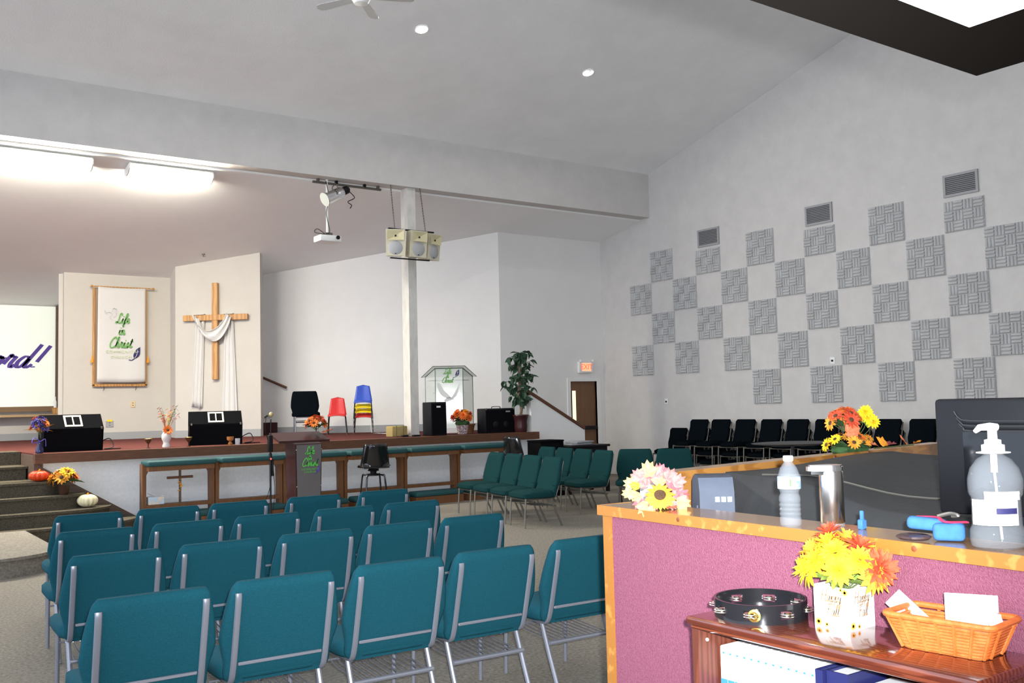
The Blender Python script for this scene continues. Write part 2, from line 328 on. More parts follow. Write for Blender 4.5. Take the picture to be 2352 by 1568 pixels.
MB().box((-.12, -.034, .04), (.14, -.031, .22)).build('face', mat('exit_face', (1, .30, .16), .5, emit=.75), ex, smooth=False)
block_text('lettering', 'EXIT', .17, mat('exit_letters', (1, .12, .06), .5, emit=.5), None, Matrix()).parent = ex
lt = ex.children[-1]; lt.data.transform(plane_m((.01, -.036, .13), (1, 0, 0))); 
for sx in (-.17, .19):
    MB().lathe([(.001, 0), (.03, .005), (.035, .03), (.02, .05)], 12, xf((sx, -.02, .27), 0, PI/2)).build('lamp_head', m_whitep, ex)
# right wall small plates, vents
for (y, z, l) in ((14.87, 1.61, 'small white switch plate low on the right wall near the corner'), (10.67, 2.27, 'small white outlet plate between the foam panels')):
    p = thing('wall_plate', l, 'wall plate', (XR, y, z))
    MB().rbox((-.012, -.05, -.06), (0, .05, .06), .004, 1).build('plate', m_whitep, p); MB().rbox((-.03, -.02, -.02), (-.01, .015, .015), .004, 1).build('knob', m_black, p)
VENT = None
for i, (y, z) in enumerate(((13.5, 4.93), (10.82, 4.93), (8.13, 4.95))):
    lab = 'grey air vent grille above the foam panels, %s of three' % ('farthest', 'middle', 'nearest')[i]
    if VENT: dup(VENT, (XR, y, z), 0, lab); continue
    VENT = thing('wall_vent', lab, 'air vent', (XR, y, z), 0, 'wall vents over the foam panels')
    MB().box((-.012, -.26, -.15), (-.004, .26, .15)).build('backing', m_ventdark, VENT)
    MB().box((-.03, -.29, .14), (0, .29, .18)).box((-.03, -.29, -.18), (0, .29, -.14)).box((-.03, -.29, -.14), (0, -.25, .14)).box((-.03, .25, -.14), (0, .29, .14)).build('frame', m_vent, VENT, smooth=False)
    sl = None
    for k in range(9):
        zz = -.12+k*.03
        if sl is None: sl = MB().box((-.026, -.25, -.004), (-.008, .25, .004)).build('slat', m_vent, VENT, smooth=False, loc=(0, 0, zz))
        else:
            c = link_copy(sl, VENT); c.location = (0, 0, zz)

# acoustic panels: one foam tile mesh shared
def foam_mesh(S=.655, short=1.0):
    mb = MB(); n = 4; c = S/n; hh = S*short
    mb.box((-.02, -S/2, -S/2), (0, S/2, -S/2+hh))
    for i in range(n):
        for j in range(n):
            z0 = -S/2+j*c
            if z0+c > -S/2+hh+.01: continue
            for k in range(3):
                a = -S/2+i*c; w = c/3
                if (i+j) % 2:
                    y0 = a+k*w; mb.prism([(0, y0+.004), (0, y0+w-.004), (-.022, y0+w-.012), (-.032, y0+w/2), (-.022, y0+.012)], z0+.006, z0+c-.006, xf((-.02, 0, 0)))
                else:
                    y0 = z0+k*w; mb.prism([(0, y0+.004), (0, y0+w-.004), (-.022, y0+w-.012), (-.032, y0+w/2), (-.022, y0+.012)], a+.006, a+c-.006, Matrix(((1, 0, 0, -.02), (0, 0, 1, 0), (0, 1, 0, 0), (0, 0, 0, 1))))
    return mb.mesh('acoustic_panel', m_foam, False)
fm = foam_mesh(); fms = foam_mesh(.655, .76)
ORD = ['first', 'second', 'third', 'fourth', 'fifth', 'sixth', 'seventh']
PROWS = [('top row', 4.53, [14.87, 13.54, 12.19, 10.83, 9.47, 8.10]), ('second row from the top', 3.86, [15.54, 14.21, 12.86, 11.51, 10.15, 8.79, 7.46]), ('middle row', 3.19, [14.87, 13.54, 12.19, 10.83, 9.46, 8.09]),
         ('second row from the bottom', 2.52, [15.54, 14.21, 12.86, 11.51, 10.14, 8.77, 7.46]), ('bottom row', 1.855, [12.15, 10.81, 9.42, 8.07])]
for rn, z, ys in PROWS:
    for k, y in enumerate(ys):
        o = bpy.data.objects.new('acoustic_panel', fms if rn == 'top row' and k in (1, 3, 5) else fm); COL.objects.link(o); o.location = (XR, y, z)
        props(o, 'ridged grey foam acoustic panel, %s from the left in the %s' % (ORD[k], rn), 'acoustic panel', 'foam panels in a checkerboard on the right wall')

# ------------------------------------------------------------------ lamps of the room, with unseen ones added for light
m_tube = mat('fluorescent_diffuser', (1, .94, .79), .5, emit=FLUO)
FX = None
for i, (x0, lab) in enumerate(((2.0, 'lit wraparound ceiling light under the beam, cut by the left picture edge'), (3.86, 'lit wraparound ceiling light under the beam, the right one of the pair'), (.14, 'unseen wraparound ceiling light under the beam, added to light the stage'), (-1.72, 'second unseen wraparound ceiling light under the beam, added to light the stage'))):  # last two fixtures are unseen, added to light the stage
    loc = (x0, 15.73, 5.50)
    if FX: dup(FX, loc, 0, lab); continue
    FX = thing('fluorescent_light', lab, 'ceiling light', loc, 0, 'fluorescent lights in a row under the beam')
    tl = math.atan(-.195)
    MB().rbox((0, -.16, -.005), (1.34, .16, .03), .008, 1, xf((0, 0, 0), 0, tl)).build('housing', m_whitep, FX)
    MB().grid(lambda u, v: (.01+u*1.32, -.15+.3*v, -.01-.10*math.sin(PI*v)**.5), 1, 12, xf((0, 0, 0), 0, tl)).build('diffuser', m_tube, FX)
    for xx in (0, 1.32): MB().prism([(-.155, 0), (.155, 0), (.145, -.07), (.06, -.118), (-.06, -.118), (-.145, -.07)], 0, .02, xf((0, 0, 0), 0, tl) @ Matrix(((0, 0, 1, xx), (1, 0, 0, 0), (0, 1, 0, 0), (0, 0, 0, 1)))).build('end_cap', m_whitep, FX)
m_bulb = mat('downlight_bulb', (1, .98, .95), .4, emit=DOWN)
DL = None
for i, (x, y, lab) in enumerate(((7.32, 12.38, 'lit round recessed ceiling downlight nearest the fan blades'), (10.69, 12.47, 'lit round recessed ceiling downlight to the right, away from the fan'))+tuple((x, y, 'unseen recessed downlight added to light the hall, over the %s' % w) for x, y, w in ((3.95, 12.4, 'left aisle'), (.6, 12.4, 'platform'), (3.95, 8.2, 'chair rows'), (7.3, 8.2, 'middle aisle'), (3.95, 4.2, 'booth corner')))):  # all but the first two are unseen, added to brighten floor and ceiling
    z = roof_z(y); loc = (x, y, z)
    if DL: d_ = dup(DL, loc, 0, lab); continue
    DL = thing('downlight', lab, 'downlight', loc, 0, 'recessed downlights'); MR = xf((0, 0, -.004), 0, math.atan(-.2716))
    MB().lathe([(.085, .01), (.105, .004), (.11, -.006), (.095, -.01), (.083, -.004)], 28, MR).build('trim_ring', m_whitep, DL)
    MB().lathe([(.0001, -.006), (.05, -.004), (.084, .0)], 24, MR).build('lamp', m_bulb, DL)
    MB().box((-.02, -.06, -.009), (.02, -.03, -.005), MR).build('lamp_holder', m_vent, DL)
# low dark soffit over the camera with a light panel
structure(MB().box((1.98, -6, 2.4), (2.3, 1.22, 2.62)).box((.75, 1.06, 2.4), (1.98, 1.22, 2.62)).box((.75, -6, 2.4), (1.98, .2, 2.62)).box((.75, .2, 2.4), (.9, 1.06, 2.62)).box((.9, .2, 2.5), (1.98, 1.06, 2.62)).build('ceiling_soffit', m_soffit, smooth=False), 'dark brown low soffit')
pl = thing('ceiling_light_panel', 'bright white square light panel in the dark soffit', 'ceiling light', (1.44, .63, 2.4))
MB().box((-.54, -.43, .0), (.54, .43, .02)).build('diffuser', mat('panel_diffuser', (1, .98, .94), .5, emit=BOOTH_LIGHT), pl, smooth=False)
MB().box((-.54, -.43, .02), (.54, .43, .06)).build('tray', m_whitep, pl, smooth=False)
# ceiling fan
fan = thing('ceiling_fan', 'pale grey ceiling fan, only two blade tips in view', 'ceiling fan', (5.60, 11.0, 6.93))
MB().lathe([(.02, .8), (.02, .12), (.11, .1), (.13, .0), (.09, -.08), (.02, -.1)], 20).build('motor', m_whitep, fan)
for k in range(5):
    a = math.radians(-97+72*k)
    MB().prism([(.16, -.05), (.6, -.07), (.66, -.055), (.69, .0), (.66, .055), (.6, .07), (.16, .05)], -.006, .006, xf((0, 0, 0), a) @ Matrix.Rotation(.2, 4, 'X')).build('blade', mat('fan_blade', (.42, .42, .42), .5), fan, smooth=False)

# ------------------------------------------------------------------ chairs
def back_outline(zt, zb, wt, wm, wb):
    h = zt-zb
    half = [(wb*.86, zb), (wb, zb+.03), (wb+.004, zb+.10), (wm, zb+.20), (wm, zb+h*.50), (wm-.010, zb+h*.68), (wt+.012, zt-.05), (wt, zt-.018), (wt-.016, zt)]
    return half
def chair_parts(t, fab, tub, Ht=.85, wt=.240, wm=.284, ws=.275, legx=.222, rack=True):
    lean = .27
    zb, zt = .37, Ht
    hl = back_outline(zt, zb, wt, wm, wm-.03)
    # cushion: stacked horizontal slices, rounded front and back
    sl = cat_rom(hl, 3); mb = MB(); n = 20; vs = []; fs = []
    def yb(z): return -.175-(z-.40)*lean
    for (hw, z) in sl:
        e = min(1, max(.35, min((zt-z)/.04, (z-zb)/.05)))
        d = .034*e**.5
        for k in range(n):
            a = 2*PI*k/n; ca, sa = math.cos(a), math.sin(a)
            px = hw*math.copysign(abs(ca)**.28, ca); py = d*math.copysign(abs(sa)**.45, sa)*(1.25 if sa > 0 else .8)
            vs.append((px, yb(z)+py, z))
    for i in range(len(sl)-1):
        for k in range(n): fs.append((i*n+k, i*n+(k+1) % n, (i+1)*n+(k+1) % n, (i+1)*n+k))
    fs.append(tuple(range(n-1, -1, -1))); fs.append(tuple((len(sl)-1)*n+k for k in range(n)))
    bk = mb.add(vs, fs).build('backrest', fab, t, ang=1.0)
    # lumbar seam
    MB().box((-wm+.03, yb(.535)+.034, .53), (wm-.03, yb(.535)+.0415, .536)).build('seam', m_blackfab, bk, smooth=False)
    def seat(u, v):
        a = 2*PI*u; ca, sa = math.cos(a), math.sin(a)
        r = [.0001, .5, .92, 1, 1, .96, .0001][round(v*6)]; z = [.475, .48, .468, .445, .40, .385, .385][round(v*6)]
        x = ws*math.copysign(abs(ca)**.35, ca)*r; y = .245*math.copysign(abs(sa)**.35, sa)*r+.045
        return (x, y, z-(.02 if y > .2 and v < .5 else 0))
    MB().grid(seat, 28, 6).build('seat', fab, t, ang=1.0)
    for s in (-1, 1):
        x = legx*s
        pts = cat_rom([(x, .05, .372), (x, -.13, .372), (x, -.19, .385), (x, yb(.45)-.036, .45), (x, yb(.6)-.038, .6), (x, yb(Ht-.09)-.038, Ht-.09), (x, yb(Ht-.05)-.03, Ht-.05)], 4)
        MB().tube(pts, .0155, 8, side=(1, 0, 0), flat=.62).build('back_tube', tub, t)
        MB().tube([(x, .24, .385), (x, .255, .2), (x, .262, 0)], .0125, 8).build('leg', tub, t)
        MB().tube([(x, -.13, .372), (x, -.2, .2), (x, -.29, 0)], .0135, 8, flat=1).build('leg', tub, t)
        MB().tube([(x, .05, .372), (x, .24, .378)], .0125, 8).build('side_rail', tub, t)
    MB().rbox((-legx+.02, yb(.465)-.042, .458), (legx-.02, yb(.465)-.03, .474), .003, 1).build('back_trim', tub, t)
    MB().tube([(-legx, .245, .37), (legx, .245, .37)], .010, 8).build('front_rail', tub, t)
    MB().tube([(-legx, -.205, .265), (legx, -.205, .265)], .0125, 8).build('rear_bar', tub, t)
    if rack:
        mb = MB()
        for k in range(11):
            xx = -legx+.03+k*(2*legx-.06)/10; mb.tube([(xx, -.2, .27), (xx, .05, .285), (xx, .17, .30)], .0035, 5)
        mb.tube([(-legx, .17, .30), (legx, .17, .30)], .006, 6).build('book_rack', tub, t)
def new_chair(name, fab, tub, label, loc, rz, group, **k):
    t = thing(name, label, 'chair', loc, rz, group); chair_parts(t, fab, tub, **k); return t
ROWS = [(4.335, [1.19, 1.786, 2.397, 2.977, 3.62], 'nearest row'), (5.74, [1.373, 1.97, 2.578, 3.166, 3.755], 'second row from the camera'), (6.96, [1.535, 2.148, 2.734, 3.362, 3.96], 'third row from the camera'), (8.12, [1.732, 2.344, 2.935, 3.621, 4.32], 'farthest row, in front of the kneelers')]
POS5 = ['leftmost of five', 'second from the left', 'middle of five', 'second from the right', 'rightmost of five']
proto = None; g1 = 'teal chairs in four rows seen from behind'
for ri, (yt, xs, rn) in enumerate(ROWS):
    for k, x in enumerate(xs):
        lab = 'teal chair seen from behind, %s, %s' % (rn, POS5[k]); loc = (x, yt+.295, 0); rz = math.radians(-2.5)
        if proto is None: proto = new_chair('church_chair', m_teal, m_silver, lab, loc, rz, g1)
        else: dup(proto, loc, rz, lab, g1)
# chairs on the right facing the aisle
g2 = 'dark green chairs at an angle on the right'
p2 = None; dirv = Vector((.17, .985)).normalized(); perp = Vector((dirv.y, -dirv.x))
def right_chair(front, face, lab, Ht=.9):
    global p2
    rz = math.atan2(-face[0], face[1]); f = Vector((face[0], face[1])).normalized(); c = Vector(front)-f*.26; loc = (c.x, c.y, 0)
    if p2 is None: p2 = new_chair('church_chair', m_dgreen, m_dsteel, lab, loc, rz, g2, Ht=Ht)
    else: dup(p2, loc, rz, lab, g2)
NTH = ['farthest', 'second farthest', 'second nearest', 'nearest']
for k in range(4):
    c = Vector((7.86, 12.30))-dirv*(.605*k)
    right_chair(c, (-perp.x, -perp.y), 'dark green chair turned towards the aisle, %s of four in the front line' % NTH[k])
for k in range(4):
    c = Vector((9.42, 13.05))-dirv*(.605*k)
    right_chair(c, (-perp.x, -perp.y), 'dark green chair turned towards the aisle, %s of four in the line behind' % NTH[k])
right_chair((9.75, 10.62), (-.72, -.69), 'dark green chair facing the camera beyond the booth corner, left of two')
right_chair((10.11, 10.15), (-.72, -.69), 'dark green chair facing the camera beyond the booth corner, right of two')
# stacks along the right wall
g3 = 'black chairs stacked along the right wall'; p3 = None
STK = [(14.33, 2), (13.7, 3), (13.12, 3), (12.5, 3), (11.88, 3), (11.28, 3), (10.66, 3), (10.05, 3), (9.45, 3), (8.83, 3), (8.22, 3)]
for si, (y, n) in enumerate(STK):
    for k in range(n):
        lv = 'top' if k == n-1 else ('bottom' if k == 0 else 'middle')
        lab = 'black chair, %s of a stack, %s stack from the far corner along the right wall' % (lv, ('first', 'second', 'third', 'fourth', 'fifth', 'sixth', 'seventh', 'eighth', 'ninth', 'tenth', 'eleventh')[si])
        loc = (14.22-.045*k, y, .175*k+(0.02 if n == 2 else 0)*0); rz = PI/2
        if p3 is None: p3 = new_chair('stacking_chair', m_blackfab, m_dsteel, lab, loc, rz, g3, Ht=.885, wt=.225, wm=.235, ws=.2, legx=.232, rack=False)
        else: dup(p3, loc, rz, lab, g3)
# one more on the stage facing the room
new_chair('church_chair', m_blackfab, m_silver, 'single dark green chair with silver legs alone on the stage by the red chair', (8.02, 18.45, SZ), PI+math.radians(-20), None, Ht=.9)

# ------------------------------------------------------------------ stage: screen, banner, cross
scr = thing('projection_screen', 'white projection screen with purple script lettering in a wooden frame', 'screen', (2.0, 23.36, 1.7))
MB().box((-3, 23.34, 1.83), (4.22, 23.37, 4.04)).build('surface', mat('lit_screen', (.86, .90, .80), .7, emit=.12), scr, True, smooth=False)
MB().box((4.22, 23.28, 1.66), (4.33, 23.38, 4.05)).build('frame_post', m_skirt, scr, True, smooth=False)
MB().box((-3, 23.26, 1.72), (4.36, 23.38, 1.83)).build('frame_rail', m_fascia if 0 else mat('brown_frame', (.20, .12, .06), .6), scr, True, smooth=False)
mb = MB(); M = plane_m((2.45, 23.335, 2.68), (1, 0, 0)) @ Matrix.Diagonal((1.4, 1, 1, 1))
script_text(mb, 'Lord!', .50, lambda t, dx, dy: .017+.048*abs(dy), M, 'l', .35)
mb.build('lettering', m_purple, scr, True, smooth=False)
ld = MB().rbox((-3, 23.05, 1.60), (4.4, 23.38, 1.66), .01, 1).build('window_sill', mat('ledge_wood', (.45, .30, .16), .5)); structure(ld, 'wooden ledge under the projection screen')
bx = thing('wooden_box', 'small wooden box on the ledge below the screen corner', 'box', (4.2, 23.15, 1.66)); MB().rbox((-.07, -.06, 0), (.08, .06, .12), .006, 1).build('body', m_oak, bx); MB().rbox((-.075, -.065, .12), (.085, .065, .135), .004, 1).build('lid', m_oak, bx)
bt = thing('white_bottle', 'slim white bottle standing on the small wooden box', 'bottle', (4.19, 23.15, 1.795)); MB().lathe([(.03, 0), (.032, .01), (.032, .13), (.014, .17), (.012, .2)], 16).build('body', m_whitep, bt); MB().lathe([(.015, .2), (.016, .23), (.004, .24)], 12).build('cap', m_whitep, bt)

bn = thing('church_banner', 'white hanging banner with green script in a wooden frame', 'banner', (5.03, 21.0, 2.2))
for x in (4.5, 5.53): MB().rbox((x, 20.98, 2.2), (x+.04, 21.04, 4.22), .006, 1).build('frame_side', m_oak, bn, True)
MB().rbox((4.5, 20.98, 2.19), (5.57, 21.04, 2.24), .006, 1).build('frame_bottom', m_oak, bn, True)
MB().box((4.54, 21.03, 2.24), (5.53, 21.045, 4.2)).build('backing', mat('tan_backing', (.45, .33, .25), .9), bn, True, smooth=False)
MB().tube([(4.46, 20.94, 4.245), (5.69, 20.94, 4.245)], .013, 10).build('rod', m_oak, bn, True)
for x in (4.46, 5.69): MB().ball((x, 20.94, 4.245), .026).build('finial', m_oak, bn, True)
MB().grid(lambda u, v: (4.585+.94*u-.02*v*(1-u)*1, 20.93-.012*math.sin(u*9+v)*v+.0*v, 4.24-1.96*v-.01*math.sin(u*PI)), 24, 20).build('cloth', m_cloth, bn, True, solid=.006)
for x in (4.485, 5.585): MB().lathe([(.002, .14), (.016, .12), (.012, .1), (.03, .03), (.032, 0)], 10, xf((x, 20.98, 2.68))).build('tassel', m_gold, bn, True)
for x in (4.72, 5.35): MB().tube([(x, 21.0, 2.2), (x, 21.0, 2.13), (x-.015, 21.0, 2.11)], .006, 6).build('hook', m_black, bn, True)
mb = MB(); Yp = 20.905
script_text(mb, 'Life', .19, .024, plane_m((5.06, Yp, 3.5), (1, 0, 0)), 'c', .2)
script_text(mb, 'in', .19, .024, plane_m((5.04, Yp, 3.26), (1, 0, 0)), 'c', .2)
script_text(mb, 'Christ', .21, .024, plane_m((5.02, Yp, 2.99), (1, 0, 0)), 'c', .2)
mb.build('script_lettering', m_green, bn, True, smooth=False)
block_text('lettering', 'COMMUNITY', .082, m_pgreen, bn, plane_m((5.03, Yp, 2.90), (1, 0, 0)), .001, 0, 1.35)
block_text('lettering', 'CHURCH', .082, m_pgreen, bn, plane_m((5.03, Yp, 2.79), (1, 0, 0)), .001, 0, 1.35)
def leaf_emblem(parent, o, u, h, ma=m_darkblue, mb_=m_cloth):
    M = plane_m(o, u)
    k = h/.27
    out = cat_rom([(.09, .15), (.0, .08), (-.045, -.02), (-.03, -.085), (.03, -.075), (.085, .0), (.09, .15)], 5)
    mb = MB(); n = len(out); mb.add([(0.02*k, .02*k, 0)]+[(x*k, y*k, 0) for x, y in out], [(0, i+1, i+2) for i in range(n-1)], M)
    mb.ribbon([(x*k, y*k) for x, y in cat_rom([(-.14, -.12), (-.08, -.13), (-.02, -.09), (.0, -.06)], 4)], .016*k, M)
    mb.build('leaf_emblem', ma, parent, True, smooth=False)
    m2 = MB(); m2.ribbon([(x*k, y*k) for x, y in cat_rom([(-.02, -.08), (.02, -.02), (.04, .09)], 4)], .009*k, M, .002); m2.ribbon([(.005*k, .035*k), (.065*k, .05*k)], .009*k, M, .002)
    m2.build('cross_mark', mb_, parent, True, smooth=False)
leaf_emblem(bn, (5.32, Yp, 2.86), (1, 0, 0), .27)
mb = MB(); M = plane_m((4.83, Yp, 3.66), (1, 0, 0)); g = mat('grey_outline_print', (.55, .55, .56), .8)
for st in ([(-.12, .1), (-.09, .05), (-.02, .06), (.02, .0), (-.03, -.05), (.04, -.1)], [(.0, .06), (.06, .15), (.09, .08), (.1, .0), (.05, -.05)], [(-.12, .1), (-.11, .03), (-.07, .02)], [(.05, .14), (.12, .12), (.1, .02)]): mb.ribbon(cat_rom(st, 5), .008, M)
mb.build('dove_outline', g, bn, True, smooth=False)

# wooden wall cross with draped cloth: frame of the cross wall
cd = Vector((.763, -.647, 0)); cn = Vector((-.647, -.763, 0)); c0 = Vector((5.96, 20.31, 0))
def cwM(s, off=0): p = c0+cd*s+cn*off; return Matrix(((cd.x, -cn.x, 0, p.x), (cd.y, -cn.y, 0, p.y), (0, 0, 1, 0), (0, 0, 0, 1)))
cr = thing('wall_cross', 'large honey oak cross hung on the cream angled wall', 'cross', tuple(c0+cd*.875+cn*.03+Vector((0, 0, 2.28))))
MB().rbox((-.062, -.09, 2.28), (.062, -.02, 4.28), .006, 1, cwM(.875)).build('upright', m_oak, cr, True)
MB().rbox((.2-.875, -.10, 3.50), (1.57-.875, -.03, 3.62), .006, 1, cwM(.875)).build('crossbar', m_oak, cr, True)
sc = thing('draped_scarf', 'long white cloth draped over the crossbar of the oak cross', 'scarf', tuple(c0+cd*.875+cn*.1+Vector((0, 0, 1.6))))
def swag(u, v):
    s = .42+.12*v+(1.14-.42-.02*v)*u; zc = 3.60-.02*v
    sag = .36+.14*v*1.0; z = zc-sag*(1-(2*u-1)**2)**.8+.02*math.sin(v*14)
    return (s-.02*math.sin(v*12)*.5, -.13-.03*math.sin(v*11+u*3)-.03*(1-(2*u-1)**2), z+.07*(v-.5)*-1)
MB().grid(swag, 30, 12, cwM(0)).build('swag', m_cloth, sc, True, solid=.01)
for (s0, s1, sb0, sb1, zb, nm) in ((.46, .64, .37, .58, 1.72, 'left_tail'), (1.07, 1.25, 1.02, 1.33, 1.5, 'right_tail')):
    def tail(u, v): return ((s0+(s1-s0)*u)*(1-v)+(sb0+(sb1-sb0)*u)*v, -.045-.018*math.sin(u*17+v*1.5)-.03*(1-v)**3*0, 3.52+(zb-3.52)*v+.02*math.sin(u*6)*v)
    MB().grid(tail, 26, 14, cwM(0)).build('hanging_tail', m_cloth, sc, True, solid=.008)
    MB().grid(lambda u, v: (s0-.02+(s1-s0+.04)*u, -.022-.10*v if v < 1 else -.122, 3.625+.012*math.sin(PI*v)), 10, 6, cwM(0)).build('fold', m_cloth, sc, True, solid=.008)
# plates on the walls
def wplate(name, label, o, u, w, h, mt=m_whitep, extra=None):
    t = thing(name, label, 'wall plate', o); M = plane_m(o, u); MB().rbox((-w/2, -h/2, 0), (w/2, h/2, .012), .004, 1, M).build('plate', mt, t, True)
    for zz in (-.025, .025): MB().box((-.012, zz-.008, .012), (.012, zz+.008, .016), M).build('socket', m_ventdark if extra is None else extra, t, True)
    return t
m_almond = mat('almond_plastic', (.66, .52, .32), .5)
wplate('wall_outlet', 'almond wall outlet under the banner frame', (5.30, 21.05, 1.82), (1, 0, 0), .09, .14, m_almond)
t = wplate('wall_outlet', 'grey connector plate with a yellow sticker low on the banner wall', (4.84, 21.05, 1.42), (1, 0, 0), .15, .13, m_vent)
MB().box((4.79, 21.03, 1.47), (4.89, 21.035, 1.51)).build('sticker', m_yel, t, True, smooth=False)
wd = Vector((.728, -.685, 0)); wn = Vector((-.685, -.728, 0))
wplate('wall_outlet', 'almond outlet on the angled white wall with a white plug', (9.62, 18.885, 1.83), wd, .09, .14, m_almond)
t = thing('wall_handrail', 'short brown wooden handrail on the white wall behind the cross wall', 'handrail', (8.1, 20.25, 2.2))
a = Vector((7.55, 20.85, 2.57))+wn*.08; b = Vector((8.33, 20.12, 2.11))+wn*.08
MB().tube([a, b], .028, 10).build('rail', m_fascia, t, True); q = a.lerp(b, .75); MB().tube([q, q-wn*.08-Vector((0, 0, .05))], .01, 8).build('bracket', m_chrome, t, True)
structure(obox('trim_maroon_step', (7.45, 19.95, SZ), (8.02, 20.2, SZ+.26), mat('maroon_step', (.035, .006, .008), .9)), 'dark maroon step beside the cross wall')
t = thing('ceiling_sprinkler', 'tiny star shaped sprinkler on the stage ceiling above the cross', 'sprinkler', (6.27, 19.45, ceil_z(19.45)-.05))
MB().lathe([(.03, .05), (.03, .03), (.01, .02), (.01, 0)], 10).build('stem', m_dsteel, t)
mb = MB(); mb.prism([((.05 if k % 2 else .022)*math.cos(k*PI/5), (.05 if k % 2 else .022)*math.sin(k*PI/5)) for k in range(10)], -.006, 0).build('deflector', m_dsteel, t)
# pillar
p = thing('stage_pillar', 'square cream marbled pillar at the stage edge holding the beam', 'pillar', (8.745, 15.4, SZ))
MB().box((-.085, -.125, 0), (.085, .125, 4.53)).build('shaft', m_pillar, p, smooth=False)
MB().box((-.089, -.13, 0), (.089, .13, .05)).build('foot', m_pillar, p, smooth=False)

# ------------------------------------------------------------------ hanging things
def speaker_cab(label, loc, rz, tint):
    t = thing('hanging_speaker', label, 'speaker', loc, rz, 'cream speakers in the hanging cluster'); M = Matrix.Rotation(.12, 4, 'X')
    MB().prism([(-.17, -.14), (.17, -.14), (.10, .14), (-.10, .14)], -.235, .235, M).build('cabinet', tint, t, smooth=False)
    MB().add([(-.15, -.175, .215), (.15, -.175, .215), (.15, -.175, .045), (-.15, -.175, .045), (-.03, -.142, .14), (.03, -.142, .14), (.03, -.142, .10), (-.03, -.142, .10)], [(0, 1, 5, 4), (1, 2, 6, 5), (2, 3, 7, 6), (3, 0, 4, 7), (4, 5, 6, 7)], M).build('horn', mat('horn_ivory', (.62, .56, .34), .5), t, smooth=False)
    MB().ball((0, -.146, .12), .018, M=M).build('driver', m_black, t)
    MB().lathe([(.001, .006), (.12, .006), (.128, 0)], 24, M @ xf((0, -.14, -.09), 0, PI/2)).build('grille', mat('grey_grille', (.42, .42, .43), .7), t)
    MB().box((-.012, -.15, -.20), (.012, -.146, -.185), M).build('badge', m_black, t, smooth=False)
m_ivory = mat('ivory_cabinet', (.62, .58, .44), .6, var=.05, vscale=8); 
speaker_cab('cream loudspeaker at the left of the hanging cluster by the pillar', (8.25, 15.02, 4.54), math.radians(-24), m_ivory)
speaker_cab('cream loudspeaker in the middle of the hanging cluster by the pillar', (8.61, 14.94, 4.53), math.radians(2), m_ivory)
speaker_cab('cream loudspeaker at the right of the hanging cluster by the pillar', (8.95, 15.04, 4.52), math.radians(20), m_ivory)
t = thing('speaker_bracket', 'dark metal bars and two chains carrying the cream speaker cluster', 'bracket', (8.55, 15.0, 4.78))
MB().rbox((8.12, 14.99, 4.775), (9.05, 15.03, 4.80), .004, 1).build('top_bar', m_black, t, True); MB().rbox((8.15, 14.99, 4.255), (8.95, 15.03, 4.275), .004, 1).build('bottom_bar', m_black, t, True)
for (xa, xb) in ((8.24, 8.295), (8.87, 8.905)):
    mb = MB(); n = 18
    for k in range(n): mb.ball(tuple(Vector((xa, 15.0, 4.80)).lerp(Vector((xb, 15.23, 5.63)), k/(n-1))), .013, 6, 4, 1.9)
    mb.tube([(xa, 15.0, 4.79), (xb, 15.23, 5.625)], .004, 5); mb.build('chain', m_dsteel, t, True)
t = thing('lighting_bar', 'thin grey rail fixed under the beam above the projector', 'rail', (7.5, 15.42, 5.56))
MB().rbox((6.87, 15.40, 5.545), (8.2, 15.44, 5.585), .005, 1).build('bar', m_dsteel, t, True)
for x in (6.95, 7.3, 7.85, 8.12): MB().rbox((x, 15.39, 5.57), (x+.04, 15.45, 5.63), .004, 1).build('clamp', m_black if x in (7.3, 7.85) else m_dsteel, t, True)
t = thing('projector', 'white ceiling projector on a white pole under the beam', 'projector', (7.14, 15.42, 4.52))
MB().rbox((-.2, -.15, 0), (.2, .15, .11), .02, 2).build('body', m_whitep, t); MB().lathe([(.03, 0), (.035, .03), (.02, .03)], 16, xf((.12, -.15, .07), 0, PI/2)).build('lens', m_black, t)
MB().tube([(0, 0, .12), (0, 0, 1.11)], .022, 10).build('pole', m_whitep, t); MB().rbox((-.06, -.05, .11), (.08, .05, .17), .01, 1).build('mount', m_dsteel, t)
MB().tube(cat_rom([(-.1, -.1, .13), (-.24, -.12, .2), (-.28, -.1, .14), (-.1, -.13, .12), (.02, -.05, .2), (-.03, -.03, .5), (.02, -.03, .8), (-.03, -.02, 1.08)], 6), .006, 5).build('cable', m_black, t)
t = thing('stage_spotlight', 'silver can spotlight with black rear cap hung from the rail', 'spotlight', (7.3, 15.40, 5.36))
ax = Vector((.46, .05, .235)).normalized(); M = Matrix.Translation((-.23, -.03, -.1)) @ ax.to_track_quat('Z', 'Y').to_matrix().to_4x4()
MB().lathe([(.125, 0), (.13, .01), (.105, .02), (.1, .36), (.085, .40), (.001, .41)], 24, M).build('can', m_chrome, t); MB().lathe([(.001, .03), (.098, .02)], 20, M).build('lens', m_white, t)
MB().lathe([(.07, .40), (.075, .41), (.07, .52), (.03, .56), (.001, .56)], 16, M).build('rear_cap', m_black, t)
MB().tube([(-.02, -.12, .0), (-.02, -.10, .17), (-.02, .02, .19), (-.02, .1, .17), (-.02, .12, 0)], .01, 6).build('yoke', m_dsteel, t)
MB().tube(cat_rom([(.26, 0, .1), (.36, 0, 0), (.24, .02, -.08), (.3, 0, -.14), (.27, 0, -.2)], 5)+[], .008, 5).build('cable', m_black, t)

